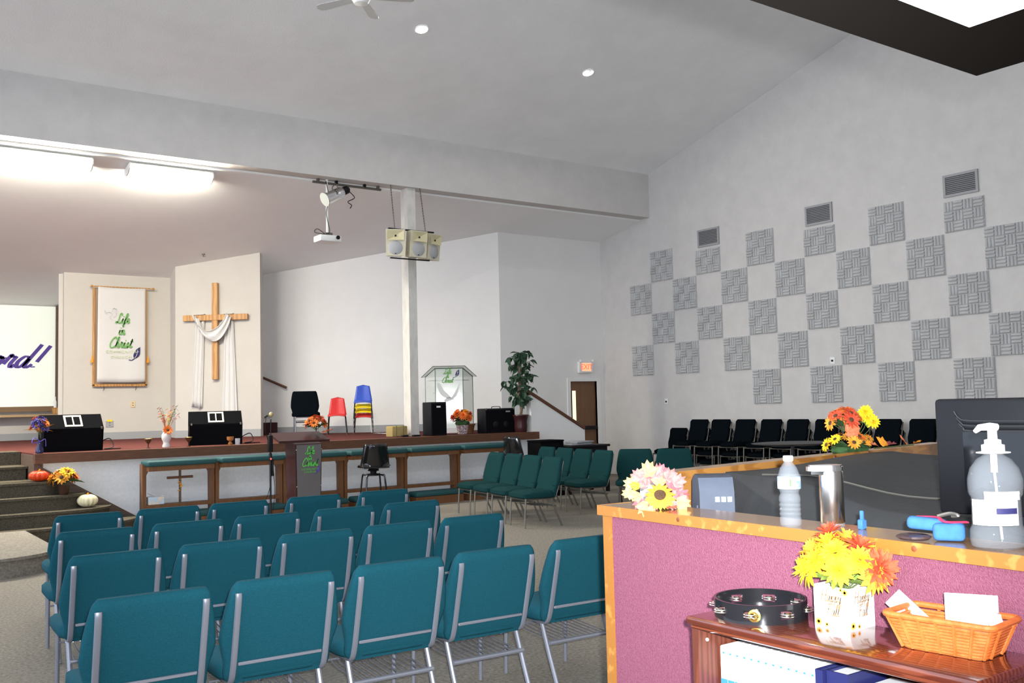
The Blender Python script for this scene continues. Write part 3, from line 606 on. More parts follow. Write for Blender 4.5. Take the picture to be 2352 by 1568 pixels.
# ------------------------------------------------------------------ petals and flowers
def petal(mb, M, L, w, curl=.3, n=4, tip=.6, cup=.15):
    vs = []; fs = []
    for i in range(n+1):
        t = i/n; ww = w*(math.sin(PI*min(1, t*.86+.14))**tip); z = curl*L*t*t
        if i == n: ww = w*.08
        vs += [(-ww/2, t*L, z+cup*ww), (0, t*L, z), (ww/2, t*L, z+cup*ww)]
    for i in range(n):
        a = i*3; fs += [(a, a+1, a+4, a+3), (a+1, a+2, a+5, a+4)]
    mb.add(vs, fs, M)
def flower_mb(layers, seed=1, jit=.1):
    """layers: (petals, length, width, elevation deg, curl, radius, z)"""
    r = random.Random(seed); mb = MB()
    for (n, L, w, el, cu, rad, z) in layers:
        for k in range(n):
            a = 2*PI*k/n+r.uniform(-jit, jit)+z*50; e = math.radians(el+r.uniform(-6, 6))
            petal(mb, Matrix.Translation((0, 0, z)) @ Matrix.Rotation(a, 4, 'Z') @ Matrix.Translation((0, rad, 0)) @ Matrix.Rotation(e, 4, 'X'), L*r.uniform(.9, 1.08), w, cu)
    return mb
def mum_mesh(name, m, s=1, seed=1):
    return flower_mb([(13, .036*s, .013*s, -8, -.15, .006*s, 0), (13, .034*s, .012*s, 14, -.1, .005*s, .004*s), (11, .030*s, .011*s, 34, 0, .004*s, .007*s), (9, .024*s, .009*s, 55, .1, .002*s, .009*s), (6, .016*s, .007*s, 75, .1, .001, .010*s)], seed).mesh(name, m)
def daisy_mesh(name, m, s=1, n=12, seed=2):
    return flower_mb([(n, .034*s, .012*s, 8, -.1, .006*s, 0), (n-2, .030*s, .011*s, 22, -.1, .005*s, .002*s)], seed).mesh(name, m)
def orient(p, d, roll=0): return Matrix.Translation(p) @ Vector(d).to_track_quat('Z', 'Y').to_matrix().to_4x4() @ Matrix.Rotation(roll, 4, 'Z')
def put(name, me, parent, M):
    o = bpy.data.objects.new(name, me); COL.objects.link(o); o.parent = parent; o.matrix_local = M; return o
MUM = {k: mum_mesh('mum_'+k, m, 1, i) for i, (k, m) in enumerate((('yellow', m_yel), ('gold', m_gold), ('rust', m_red), ('orange', m_or)))}
DAISY = {k: daisy_mesh('daisy_'+k, m, 1, 13, i) for i, (k, m) in enumerate((('orange', m_or), ('yellow', m_yel), ('rust', m_red), ('white', m_whiteflower), ('purple', m_purpleflower), ('gold', m_gold)))}
CENTRE = MB().ball((0, 0, .004), .011, 12, 6, .5).mesh('flower_centre', m_seed)
def leaf_mesh(name, m, L, w, curl=-.2): mb = MB(); petal(mb, Matrix(), L, w, curl, 5, .8, .25); return mb.mesh(name, m)
LEAF = leaf_mesh('green_leaf', m_leaf, .07, .035); LLEAF = leaf_mesh('light_leaf', m_lgreen, .06, .026)
def maple_mesh(name, m, s):
    pts = []; spec = [(0, 1.0), (13, .72), (28, .92), (44, .62), (66, .78), (92, .5), (135, .38)]
    half = [(a, r) for a, r in spec]; full = [(-a, r) for a, r in reversed(half[1:])]+half
    vs = [(0, 0, 0)]+[(r*s*math.sin(math.radians(a)), r*s*math.cos(math.radians(a))+.12*s, .10*s*math.sin(a*.13)+.12*s*r*r) for a, r in full]+[(0, -.1*s, 0)]
    n = len(vs); mb = MB().add(vs, [(0, i, i+1) for i in range(1, n-1)]+[(0, n-1, 1)]); return mb.mesh(name, m)
def bouquet(t, base, rx, ry, rz_, heads, seed, scale, up=.5, stems=True, leaves=8, leafm=None, name='flower_head'):
    """dome of flower heads over base (local coords)"""
    r = random.Random(seed); n = len(heads); b = Vector(base)
    for i, me in enumerate(heads):
        ph = math.acos(1-(i+.5)/n*(1-up*0)*.95); th = i*2.39996+r.uniform(-.2, .2)
        d = Vector((math.sin(ph)*math.cos(th), math.sin(ph)*math.sin(th), math.cos(ph))); p = b+Vector((d.x*rx, d.y*ry, d.z*rz_))
        s = scale*r.uniform(.85, 1.15); o = put(name, me, t, orient(p, d+Vector((0, 0, .25)), r.uniform(0, 6)) @ Matrix.Scale(s, 4))
        if 'daisy' in me.name: put('flower_centre', CENTRE, o, Matrix())
    if stems:
        mb = MB()
        for i in range(n):
            ph = math.acos(1-(i+.5)/n*.95); th = i*2.39996
            mb.tube([tuple(b-Vector((0, 0, rz_*.5))), tuple(b+Vector((math.sin(ph)*math.cos(th)*rx*.9, math.sin(ph)*math.sin(th)*ry*.9, math.cos(ph)*rz_*.9)))], .0016*scale, 4)
        mb.build('stems', m_stem, t)
    for i in range(leaves):
        a = i*2*PI/leaves+r.uniform(-.3, .3); put('leaf', leafm or LEAF, t, Matrix.Translation(b+Vector((math.cos(a)*rx*.35, math.sin(a)*ry*.35, -.01*scale))) @ Matrix.Rotation(a-PI/2, 4, 'Z') @ Matrix.Rotation(r.uniform(.0, .7), 4, 'X') @ Matrix.Scale(scale*r.uniform(.8, 1.2), 4))

# ------------------------------------------------------------------ stage things
def wedge(label, loc, rz):
    t = thing('floor_monitor', label, 'speaker', loc, rz, 'black wedge monitors on the stage')
    prof = [(-.15, .0), (-.21, .33), (.0, .53), (.2, .53), (.26, .0)]
    MY = Matrix(((0, 0, 1, 0), (1, 0, 0, 0), (0, 1, 0, 0), (0, 0, 0, 1)))
    MB().prism(prof, -.40, .40, MY).build('cabinet', m_blackmat, t, smooth=False)
    a = Vector((0, -.21, .33)); b = Vector((0, .0, .53)); d = (b-a).normalized(); M = Matrix(((1, 0, 0, 0), (0, d.y, d.z*-1, 0), (0, d.z, d.y, 0), (0, 0, 0, 1))); M.translation = a
    fr = MB().box((-.12, .03, .002), (.12, .06, .012), M).box((-.12, .23, .002), (.12, .26, .012), M).box((-.12, .06, .002), (-.095, .23, .012), M).box((.095, .06, .002), (.12, .23, .012), M).box((-.008, .06, .002), (.008, .23, .012), M).build('horn_frame', mat('worn_white_metal', (.55, .53, .45), .6), t, smooth=False)
    MB().box((-.095, .06, .001), (.095, .23, .004), M).build('horn_mouth', m_blackmat, t, smooth=False)
    MB().add([(-.38, -.155, .04), (.38, -.155, .04), (.38, -.212, .31), (-.38, -.212, .31)], [(0, 1, 2, 3)]).build('grille', m_blackmat, t, smooth=False, solid=.006)
    for sx in (-.385, .36): MB().rbox((sx, -.215, .31), (sx+.025, -.19, .345), .003, 1).build('corner_cap', m_dsteel, t)
    for sx in (-.402, .392): MB().lathe([(.001, 0), (.055, .0), (.055, .01)], 16, Matrix.Translation((sx, .05, .25)) @ Matrix.Rotation(PI/2, 4, 'Y')).build('handle_cup', m_black, t)
    MB().tube(cat_rom([(.42, .2, .1), (.55, .1, .16), (.58, 0, .04), (.45, -.02, .01), (.7, .05, .008)], 6), .008, 5).build('cable', m_black, t)
wedge('black wedge monitor with white horn frame at the left end of the stage', (2.98, 15.25, SZ), 0)
wedge('black wedge monitor on the stage below the oak cross', (5.13, 15.35, SZ), math.radians(-14))
def vase_lathe(t, prof, m, n=20, name='vase'): return MB().lathe(prof, n).build(name, m, t)
t = thing('flower_bouquet', 'tall purple and orange bouquet with violet ribbon at the left stage edge', 'flowers', (2.47, 14.72, SZ))
vase_lathe(t, [(.03, 0), (.05, .01), (.055, .06), (.03, .12), (.035, .17)], mat('dark_blue_glass', (.03, .03, .10), .15))
bouquet(t, (0, 0, .34), .09, .09, .16, [DAISY['purple'], DAISY['orange'], DAISY['purple'], DAISY['gold'], DAISY['purple'], DAISY['orange'], DAISY['purple'], DAISY['purple'], DAISY['gold'], DAISY['orange'], DAISY['purple'], DAISY['orange']], 3, 1.9, leaves=6, leafm=leaf_mesh('gold_leaf', m_gold, .09, .02))
mb = MB(); mb.tube(cat_rom([(0, -.05, .17), (-.08, -.06, .22), (-.1, -.06, .15), (0, -.055, .17), (.06, -.06, .2), (.07, -.05, .1)], 5), .012, 6, flat=.4); mb.build('ribbon', mat('violet_ribbon', lin(110, 90, 200), .35), t)
for (x, l) in ((4.0, 'dark goblet with a gold rim left of the white vase'), (4.6, 'dark goblet with a gold rim right of the white vase')):
    g_ = thing('goblet', l, 'goblet', (x, 15.0, SZ), 0, 'goblets on the stage'); g_.scale = (.78, .78, .8); MB().lathe([(.04, 0), (.038, .008), (.01, .02), (.01, .075), (.03, .10), (.062, .14), (.066, .17)], 20).build('bowl', mat('dark_goblet', (.08, .035, .015), .25), g_); MB().lathe([(.066, .17), (.070, .174), (.064, .18), (.058, .172)], 20).build('rim', mat('brass_rim', (.45, .33, .12), .3, metal=.6), g_)
t = thing('dried_flower_vase', 'white pitcher vase of dried autumn sprays between the goblets', 'vase', (4.28, 15.05, SZ))
vase_lathe(t, [(.055, 0), (.06, .02), (.045, .06), (.05, .09), (.07, .13), (.068, .19), (.05, .22), (.058, .25), (.052, .25)], m_cloth)
r = random.Random(5)
for k in range(16):
    a = r.uniform(0, 6.28); sp = r.uniform(.05, .22); h = r.uniform(.22, .42); q = (math.cos(a)*sp, math.sin(a)*sp*.6, .24+h)
    mb = MB(); mb.tube([(0, 0, .2), (q[0]*.5, q[1]*.5, .24+h*.6), q], [.004, .003, .001], 4)
    for j in range(5):
        f = .5+j*.12; petal(mb, orient((q[0]*f, q[1]*f, .24+h*f*.98), (math.cos(j*2.1), math.sin(j*2.1), .6), j), .05, .012, .1)
    mb.build('spray', [m_red, m_stem, m_gold, m_pink, m_lgreen][k % 5], t)
o = put('flower_head', DAISY['orange'], t, orient((0, -.07, .26), (0, -1, .3)) @ Matrix.Scale(2, 4)); put('flower_centre', CENTRE, o, Matrix())
t = thing('tea_light', 'small amber tea light holder in front of the second wedge monitor', 'candle', (5.18, 14.8, SZ)); MB().lathe([(.03, 0), (.035, .03), (.015, .05), (.05, .08), (.055, .13), (.048, .13)], 16).build('cup', mat('amber_glass', (.35, .14, .04), .2), t)
t = thing('drinking_glass', 'short clear glass beside the amber tea light holder', 'glass', (5.28, 14.76, SZ)); MB().lathe([(.035, 0), (.04, .1), (.037, .1), (.033, .008), (.001, .008)], 18).build('tumbler', mat('thin_glass', (.6, .62, .66), .1, alpha=.45), t)
def boxspeaker(name, label, loc, w, d, h, badge):
    t = thing(name, label, 'speaker', loc)
    MB().rbox((-w/2, -d/2, 0), (w/2, d/2, h), .015, 2).build('cabinet', m_black, t); MB().box((-w/2+.02, -d/2-.008, .03), (w/2-.02, -d/2+.002, h-.03)).build('grille', m_blackmat, t, smooth=False)
    return t
t = boxspeaker('keyboard_speaker', 'tall black speaker right of the pillar on the stage', (8.98, 14.98, SZ), .33, .3, .60, 1)
MB().box((-.05, -.165, .50), (.03, -.158, .53)).build('badge', m_whitep, t, smooth=False)
MB().tube(cat_rom([(.17, 0, .3), (.2, -.02, .27), (.205, -.02, .15), (.17, 0, .08)], 5), .008, 5).build('cable', m_black, t)
t = boxspeaker('guitar_amplifier', 'wide black guitar amplifier with a top handle left of the ficus', (10.35, 15.02, SZ), .68, .28, .46, 1)
MB().tube(cat_rom([(-.1, 0, .455), (-.08, 0, .49), (.08, 0, .49), (.1, 0, .455)], 5), .011, 6, flat=.6).build('handle', mat('brown_leather', (.05, .025, .012), .6), t)
for x in (-.11, .13): MB().lathe([(.001, .004), (.055, .004), (.06, 0)], 20, xf((x, -.149, .16), 0, PI/2)).build('speaker_cone', m_black, t)
MB().box((.12, -.152, .385), (.22, -.149, .41)).build('badge', m_vent, t, smooth=False)
for x in (-.33, .30): MB().rbox((x, -.15, .43), (x+.03, -.12, .465), .004, 1).build('corner_cap', m_dsteel, t)
t = thing('potted_flowers', 'pot of orange flowers with a dotted foil wrap beside the glass lectern', 'flowers', (9.66, 15.12, SZ))
MB().lathe([(.085, 0), (.095, .02), (.115, .16), (.12, .165), (.11, .17)], 20).build('pot', mat('dotted_foil', (.10, .015, .015), .4, col2=(.8, .7, .7), vscale=60, kind='voronoi'), t)
MB().lathe([(.10, .15), (.13, .2), (.11, .24), (.001, .24)], 20, None, 1, 1, 6, .15).build('foil_collar', m_leaf, t)
bouquet(t, (0, 0, .27), .17, .14, .16, [DAISY['orange'], MUM['orange'], MUM['gold'], MUM['rust'], MUM['orange'], MUM['rust'], DAISY['rust'], MUM['orange'], MUM['gold'], MUM['rust'], MUM['orange'], DAISY['rust']], 9, 2.2)
t = thing('brown_planter', 'small brown planter half hidden behind the dotted pot', 'pot', (9.95, 15.35, SZ)); MB().lathe([(.08, 0), (.11, .15), (.125, .155), (.125, .18), (.1, .18), (.09, .12), (.001, .12)], 20).build('pot', mat('terracotta_brown', (.22, .09, .03), .7), t)
# glass lectern
t = thing('glass_lectern', 'clear glass lectern with angled sides and etched dove on the stage', 'lectern', (10.12, 16.3, SZ), math.radians(-31.7))
P3 = [(-.47, .10), (-.27, -.27), (.27, -.27), (.47, .10)]
TZ = lambda y: 1.26-(y+.27)*.42
m_lg = mat('lectern_glass', (.72, .80, .75), .10, alpha=.34)
def quadslab(name, pts, m, th):
    return MB().add(pts, [(0, 1, 2, 3)]).build(name, m, t, smooth=False, solid=th)
for i in range(3):
    a = P3[i]; b = P3[i+1]; za, zb_ = TZ(a[1]), TZ(b[1])
    quadslab('glass_pane', [(a[0], a[1], .10), (b[0], b[1], .10), (b[0], b[1], zb_), (a[0], a[1], za)], m_lg, .01)
    MB().tube([(a[0], a[1], za), (b[0], b[1], zb_)], .009, 6).build('glass_edge', m_glassedge, t)
for q in P3: MB().tube([(q[0], q[1], .09), (q[0], q[1], TZ(q[1]))], .008, 6).build('glass_edge', m_glassedge, t)
TP = [(-.55, .14), (-.31, -.33), (.31, -.33), (.55, .14)]
quadslab('glass_top', [(x, y, TZ(y)+.015) for x, y in TP], m_lg, .012)
for i in range(3): MB().tube([(TP[i][0], TP[i][1], TZ(TP[i][1])+.015), (TP[i+1][0], TP[i+1][1], TZ(TP[i+1][1])+.015)], .006, 6).build('glass_edge', m_glassedge, t)
MB().prism([(-.40, .02), (-.25, -.24), (.25, -.24), (.40, .02)], 1.02, 1.035).build('shelf', mat('glass_shelf_olive', (.16, .15, .06), .2), t, smooth=False)
MB().prism([(-.45, .12), (-.29, -.30), (.29, -.30), (.45, .12)], 0, .10).build('base', mat('pale_base', (.6, .59, .6), .5), t, smooth=False)
for s in (-1, 1): MB().box((s*.29-.02 if s < 0 else .27, -.22, .78), (s*.27 if s < 0 else .31, .0, .79)).build('side_shelf', m_glassedge, t, smooth=False)
M = xf((0, -.278, 0)) @ plane_m((0, 0, 0), (1, 0, 0)); mb = MB(); etched = mat('frosted_etch', (.62, .64, .64), .9)
for st, w in (([(-.22, .98), (-.14, .8), (-.02, .7), (.05, .68)], .09), ([(.05, .68), (.12, .75), (.2, .95)], .05), ([(-.1, .62), (.0, .66), (.1, .66)], .07)): mb.ribbon(cat_rom(st, 5), lambda tt, dx, dy: w*math.sin(PI*min(.97, tt+.1))+.01, M, .002)
mb.build('etched_dove', etched, t, smooth=False)
mb = MB(); script_text(mb, 'Life', .10, .014, xf((-.03, -.279, 1.15)) @ plane_m((0, 0, 0), (1, 0, 0)), 'c', .2); script_text(mb, 'in', .08, .012, xf((-.03, -.279, 1.07)) @ plane_m((0, 0, 0), (1, 0, 0)), 'c', .2); script_text(mb, 'Christ', .10, .014, xf((-.03, -.279, .98)) @ plane_m((0, 0, 0), (1, 0, 0)), 'c', .2)
mb.build('script_lettering', m_green, t, smooth=False)
MWt = MW[t.name]; leaf_emblem(t, tuple(MWt @ Vector((.15, -.279, 1.15))), tuple(MWt.to_3x3() @ Vector((1, 0, 0))), .15)
# ficus
t = thing('potted_ficus', 'tall leafy green ficus in a dark red pot at the right stage end', 'plant', (10.72, 14.74, SZ))
MB().lathe([(.10, 0), (.115, .02), (.125, .1), (.12, .2), (.145, .30), (.155, .31), (.15, .33), (.13, .31), (.115, .28), (.001, .28)], 24).build('pot', mat('dark_red_pot', (.045, .012, .014), .35), t)
tk = cat_rom([(0, 0, .28), (.02, 0, .5), (-.02, .01, .7), (0, 0, .95), (-.01, 0, 1.2), (.0, 0, 1.42)], 5)
for ph in (0, 2.1, 4.2): MB().tube([(x+.018*math.cos(z*9+ph), y+.018*math.sin(z*9+ph), z) for x, y, z in tk], .014, 6).build('trunk', mat('grey_bark', (.22, .15, .10), .9, var=.3, vscale=40), t)
r = random.Random(11); FL = leaf_mesh('ficus_leaf', m_ficus, .13, .07, -.3); bm_ = MB(); ends = []
for k in range(40):
    z0 = r.uniform(.55, 1.35); a = r.uniform(0, 6.283); L = (.34 if z0 < 1.15 else .2)*r.uniform(.65, 1.1); dz = r.uniform(.0, .22) if z0 < 1.2 else r.uniform(.05, .2)
    if z0 < .68: L *= .55; dz -= .12
    e = Vector((math.cos(a)*L, math.sin(a)*L, z0+dz)); s0 = Vector((0, 0, z0)); mid = s0.lerp(e, .55)+Vector((0, 0, .05)); bm_.tube([s0, mid, e], [.006, .004, .002], 4); ends += [(s0, mid, e)]
bm_.tube([(0, 0, 1.3), (-.04, 0, 1.46), (-.06, 0, 1.52)], .004, 4); ends += [(Vector((0, 0, 1.3)), Vector((-.02, 0, 1.42)), Vector((-.06, 0, 1.50)))]*2
bm_.build('branches', m_dsteel, t)
for (s0, mid, e) in ends:
    for j in range(7):
        f = .25+.75*(j+r.random()*.6)/7; p_ = (s0.lerp(mid, f*2) if f < .5 else mid.lerp(e, f*2-1)) if f < 1 else e
        d = Vector((r.uniform(-1, 1), r.uniform(-1, 1), r.uniform(-1.1, .25))).normalized()
        put('leaf', FL, t, Matrix.Translation(p_) @ d.to_track_quat('Y', 'Z').to_matrix().to_4x4() @ Matrix.Rotation(r.uniform(-1, 1), 4, 'Y') @ Matrix.Scale(r.uniform(.8, 1.2), 4))
# school chairs on the stage
def school_chair(label, loc, rz, shell, H=.40, bh=.36):
    t = thing('school_chair', label, 'chair', loc, rz, 'small plastic school chairs on the stage')
    def sh(u, v):
        x = (u-.5); 
        if v < .5: s = v*2; return (x*.36*(1-.06*s), .17-.34*s, H+.015*math.cos(x*5)-.03*(1 if s < .08 else 0)+.02*abs(x))
        s = (v-.5)*2; wtop = .36-.11*s
        return (x*wtop, -.17-.07*s+.05*abs(x), H+.04*0+bh*s-(.035*abs(x)*2*1.2 if s > .9 else 0)+.02*abs(x))
    MB().grid(sh, 8, 16).build('seat_shell', shell, t, solid=.012, ang=1.2)
    for sx in (-1, 1):
        MB().tube([(sx*.15, .12, H-.02), (sx*.165, .15, H-.05), (sx*.19, .19, 0)], .010, 6).build('leg', m_gloss, t); MB().tube([(sx*.15, -.12, H-.02), (sx*.165, -.15, H-.05), (sx*.19, -.22, 0)], .010, 6).build('leg', m_gloss, t)
        MB().lathe([(.012, 0), (.013, .04)], 8, xf((sx*.19, .188, 0))).build('foot_cap', m_chrome, t)
    return t
m_rp = mat('red_plastic', lin(205, 45, 45), .4); m_bp = mat('blue_plastic', lin(55, 85, 185), .4); m_yp = mat('yellow_plastic', lin(235, 205, 20), .4)
rzc = PI+math.radians(-28)
school_chair('red plastic school chair standing alone beside the coloured stack', (8.48, 17.95, SZ), rzc, m_rp)
for k, (m_, c_) in enumerate(((m_rp, 'red'), (m_yp, 'lower yellow'), (m_yp, 'upper yellow'), (m_bp, 'blue'))):
    o = school_chair('%s plastic school chair in the stack on the stage' % c_, (8.90-.012*k, 17.62-.02*k, SZ+.092*k), rzc, m_, .36 if k < 3 else .38, .06+.0*k if k < 3 else .34)
t = thing('straw_bale', 'small straw bale beside the pillar on the stage', 'bale', (8.38, 15.3, SZ), math.radians(8))
MB().rbox((-.17, -.1, 0), (.17, .1, .19), .02, 2).build('straw', mat('straw', (.48, .33, .11), .95, col2=(.72, .56, .25), vscale=40, bump=1, bscale=60, stretch=(.3, 4, 4)), t)
for x in (-.08, .07): MB().box((x, -.103, -.0), (x+.008, .103, .193)).build('twine', m_stem, t, smooth=False)
t = thing('extension_cord', 'white power cord running from the outlet across the stage', 'cord', (9.3, 17.0, SZ))
MB().tube(cat_rom([(9.60, 18.85, 1.80), (9.62, 18.7, 1.5), (9.5, 18.45, 1.115), (9.2, 17.6, 1.11), (9.15, 16.8, 1.11), (8.85, 16.2, 1.11), (8.75, 15.8, 1.11)], 8), .007, 6).build('cable', m_whitep, t, True); MB().rbox((9.585, 18.84, 1.80), (9.64, 18.875, 1.86), .005, 1).build('plug', m_black, t, True)
t = thing('power_adapter', 'black power adapter lying in front of the straw bale', 'adapter', (8.35, 14.95, SZ)); MB().rbox((-.06, -.03, 0), (.06, .03, .035), .006, 1).build('body', m_black, t); MB().rbox((.15, -.03, 0), (.3, .03, .03), .006, 1).build('brick', m_black, t)

# pumpkins and flower pot on the steps
def pumpkin(label, loc, r_, m, squash):
    t = thing('pumpkin', label, 'pumpkin', loc); n = 48; prof = []
    MB().lathe([(max(.002, r_*math.sin(PI*i/14)*(1 if i else 0)), r_*squash*(1-math.cos(PI*i/14))-.10*r_*math.exp(-((i-14)/1.5)**2)) for i in range(15)], n, None, 1, 1, 12, .16).build('body', m, t)
    MB().tube([(0, 0, r_*squash*1.8), (.004, 0, r_*squash*2.0), (.012, 0, r_*squash*2.15)], [.018, .013, .012], 6).build('stem', m_gold if squash < .75 else m_stem, t)
pumpkin('orange pumpkin on the upper stage step', (2.43, 14.49, H6*4), .125, mat('orange_pumpkin', lin(215, 70, 25), .35), .62)
pumpkin('white pumpkin on the curved lower step', (2.98, 14.18, H6*2), .125, mat('cream_pumpkin', lin(238, 226, 185), .4), .72)
t = thing('potted_flowers', 'brown pot of yellow and white daisies on the middle stage step', 'flowers', (2.70, 14.26, H6*3))
MB().lathe([(.05, 0), (.06, .02), (.075, .12), (.08, .125)], 18).build('pot', mat('brown_pot', (.06, .025, .012), .5), t)
bouquet(t, (0, 0, .2), .13, .12, .13, [DAISY['gold'], DAISY['white'], DAISY['yellow'], DAISY['white'], DAISY['gold'], DAISY['orange'], DAISY['yellow'], DAISY['gold'], MUM['orange'], MUM['gold']], 4, 2.6)

# ------------------------------------------------------------------ kneelers, lectern, mic, stools
m_kn = mat('kneeler_wood', (.13, .05, .018), .5, col2=(.20, .085, .032), vscale=6, stretch=(6, 6, .6))
KX = [3.72, 4.765, 5.82, 6.85, 7.95, 9.0, 10.06]
KL = ['first from the left, with a small cross inside', 'second from the left, behind the microphone', 'third from the left, behind the lectern', 'fourth from the left, behind the black stool', 'second from the right', 'rightmost, by the stage end']
for k in range(6):
    x0, x1 = KX[k]+.008, KX[k+1]-.008
    t = thing('prayer_kneeler', 'wooden prayer kneeler with teal pads, '+KL[k], 'kneeler', ((x0+x1)/2, 14.28, 0), 0, 'prayer kneelers along the stage front')
    w = (x1-x0)/2; MX = Matrix(((1, 0, 0, 0), (0, 0, -1, .15), (0, 1, 0, 0), (0, 0, 0, 1)))
    for s in (-1, 1):
        pr = [(s*w, 0), (s*w, .90), (s*(w-.10), .84), (s*(w-.055), .74), (s*(w-.05), 0)]
        MB().prism(pr if s < 0 else pr[::-1], 0, .15, MX).build('post', m_kn, t, smooth=False)
    MB().rbox((-w+.02, -.20, .865), (w-.02, .19, .945), .03, 3).build('armrest_pad', m_pad, t)
    MB().box((-w+.05, -.16, .80), (w-.05, .16, .865)).build('top_rail', m_kn, t, smooth=False)
    MB().box((-w+.05, -.02, .27), (w-.05, .14, .32)).build('lower_rail', m_kn, t, smooth=False)
    MB().rbox((-w+.05, -.30, .13), (w-.05, .0, .215), .03, 2).build('kneeling_pad', m_pad, t); MB().box((-w+.05, -.28, 0), (w-.05, .0, .13)).build('kneeling_base', m_kn, t, smooth=False)
t = thing('wooden_cross', 'slender brown wooden cross standing inside the first kneeler', 'cross', (4.26, 14.3, .32))
MB().rbox((-.016, -.012, 0), (.016, .012, .49), .003, 1).build('upright', m_skirt, t); MB().rbox((-.185, -.016, .35), (.185, .016, .385), .003, 1).build('crossbar', m_fascia, t)
mb = MB()
for k in range(9): petal(mb, orient((0, -.02, .345-.02*k), (math.sin(k*2), -1, math.cos(k*2)), k), .05, .02, .2)
mb.build('corsage', m_gold, t)
t = thing('tissue_box', 'flower patterned tissue box on the rail of the first kneeler', 'tissue box', (3.92, 14.33, .32))
MB().rbox((-.11, -.06, 0), (.11, .06, .11), .004, 1).build('carton', mat('floral_print', (.80, .62, .45), .7, col2=(.50, .62, .75), vscale=22, kind='voronoi'), t)
mb = MB(); [petal(mb, orient((0, 0, .10), (math.cos(a), math.sin(a), 2.2), a), .13, .07, .1) for a in (0, 1.6, 3.1, 4.6)]; mb.build('tissue', m_paper, t)

t = thing('lectern', 'dark glossy lectern with green script on its front before the kneelers', 'lectern', (5.6, 12.95, 0))
m_lec = mat('smoked_acrylic', (.12, .112, .115), .3, coat=.5); m_lecs = mat('dark_cherry', (.035, .008, .008), .3, coat=.3)
MB().add([(-.19, -.16, .03), (.17, -.16, .03), (.17, .16, .03), (-.19, .16, .03), (-.21, -.18, 1.14), (.19, -.18, 1.14), (.19, .18, 1.20), (-.21, .18, 1.20)], [(3, 2, 1, 0), (4, 5, 6, 7), (0, 1, 5, 4), (1, 2, 6, 5), (2, 3, 7, 6), (3, 0, 4, 7)]).build('body', m_lecs, t, smooth=False)
MB().add([(-.175, -.168, .05), (.155, -.168, .05), (.175, -.188, 1.13), (-.195, -.188, 1.13)], [(0, 1, 2, 3)]).build('front_panel', m_lec, t, smooth=False, solid=.008)
MB().rbox((-.30, -.24, 0), (.28, .22, .03), .008, 1).build('base', m_lecs, t)
MB().add([(-.42, -.12, 1.16), (.34, -.12, 1.16), (.34, .26, 1.27), (-.42, .26, 1.27), (-.42, -.12, 1.19), (.34, -.12, 1.19), (.34, .26, 1.30), (-.42, .26, 1.30)], [(3, 2, 1, 0), (4, 5, 6, 7), (0, 1, 5, 4), (1, 2, 6, 5), (2, 3, 7, 6), (3, 0, 4, 7)]).build('desktop', m_lecs, t, smooth=False)
for q in ((-.2, -.19, 1.06), (.18, -.19, 1.06), (-.19, -.18, .55), (.165, -.18, .55)): MB().ball(q, .008, 8, 6).build('screw_cap', m_chrome, t)
mb = MB()
for tx, z, h in (('Life', 1.0, .095), ('in', .92, .075), ('Christ', .83, .11)): script_text(mb, tx, h, .013, xf((.0, -.196, z)) @ plane_m((0, 0, 0), (1, 0, 0)), 'c', .2)
mb.build('script_lettering', mat('lime_print', lin(90, 190, 80), .6), t, smooth=False)
bt_ = block_text('lettering', 'COMMUNITY\nCHURCH', .038, mat('lime_print', (0, 0, 0)), t, MW[t.name] @ xf((.0, -.193, .765)) @ plane_m((0, 0, 0), (1, 0, 0)), .001, 0, 1.2)
leaf_emblem(t, (5.715, 12.95-.193, .77), (1, 0, 0), .11, m_purple, m_lec)
t = thing('flower_arrangement', 'orange daisies lying on the right end of the lectern top', 'flowers', (5.86, 13.02, 1.255))
bouquet(t, (-.02, .05, .13), .13, .12, .13, [DAISY['orange'], DAISY['orange'], DAISY['rust'], DAISY['orange'], DAISY['orange'], DAISY['rust'], DAISY['orange'], DAISY['orange'], DAISY['orange'], DAISY['rust']], 8, 2.1)
ML_ = maple_mesh('maple_leaf_orange', petal_mat('orange_maple', lin(200, 100, 60), lin(225, 140, 100)), .09)
for k in range(3): put('maple_leaf', ML_, t, xf((.03+.03*k, -.06, .035+.012*k), -1.2-.5*k, .1))
t = thing('microphone_stand', 'black microphone stand with a gold microphone left of the lectern', 'microphone', (5.06, 12.85, 0))
MB().lathe([(.14, 0), (.14, .015), (.03, .03), (.018, .05), (.018, .06)], 24).build('base', m_black, t); MB().tube([(0, 0, .05), (0, 0, 1.0)], .013, 8).build('lower_tube', m_black, t); MB().tube([(0, 0, .98), (.01, 0, 1.5)], .008, 8).build('upper_tube', m_black, t)
MB().lathe([(.02, .93), (.022, .95), (.022, 1.02), (.012, 1.04)], 12).build('clutch', m_black, t); MB().rbox((-.035, -.03, 1.05), (.03, .03, 1.28), .01, 1).build('receiver', m_black, t); MB().rbox((.012, -.03, .72), (.035, .02, .95), .004, 1).build('battery_pack', m_black, t)
MB().ball((-.005, -.032, .955), .012, 8, 6).build('indicator', mat('red_led', (1, .06, .05), .4, emit=1.2), t)
MB().ball((.01, -.01, 1.565), .032, 14, 10, 1.05).build('microphone_head', mat('gold_mesh', (.52, .42, .2), .4, metal=.5), t); MB().tube([(-.03, .02, 1.55), (-.06, .05, 1.53)], .014, 8).build('microphone_body', m_black, t)
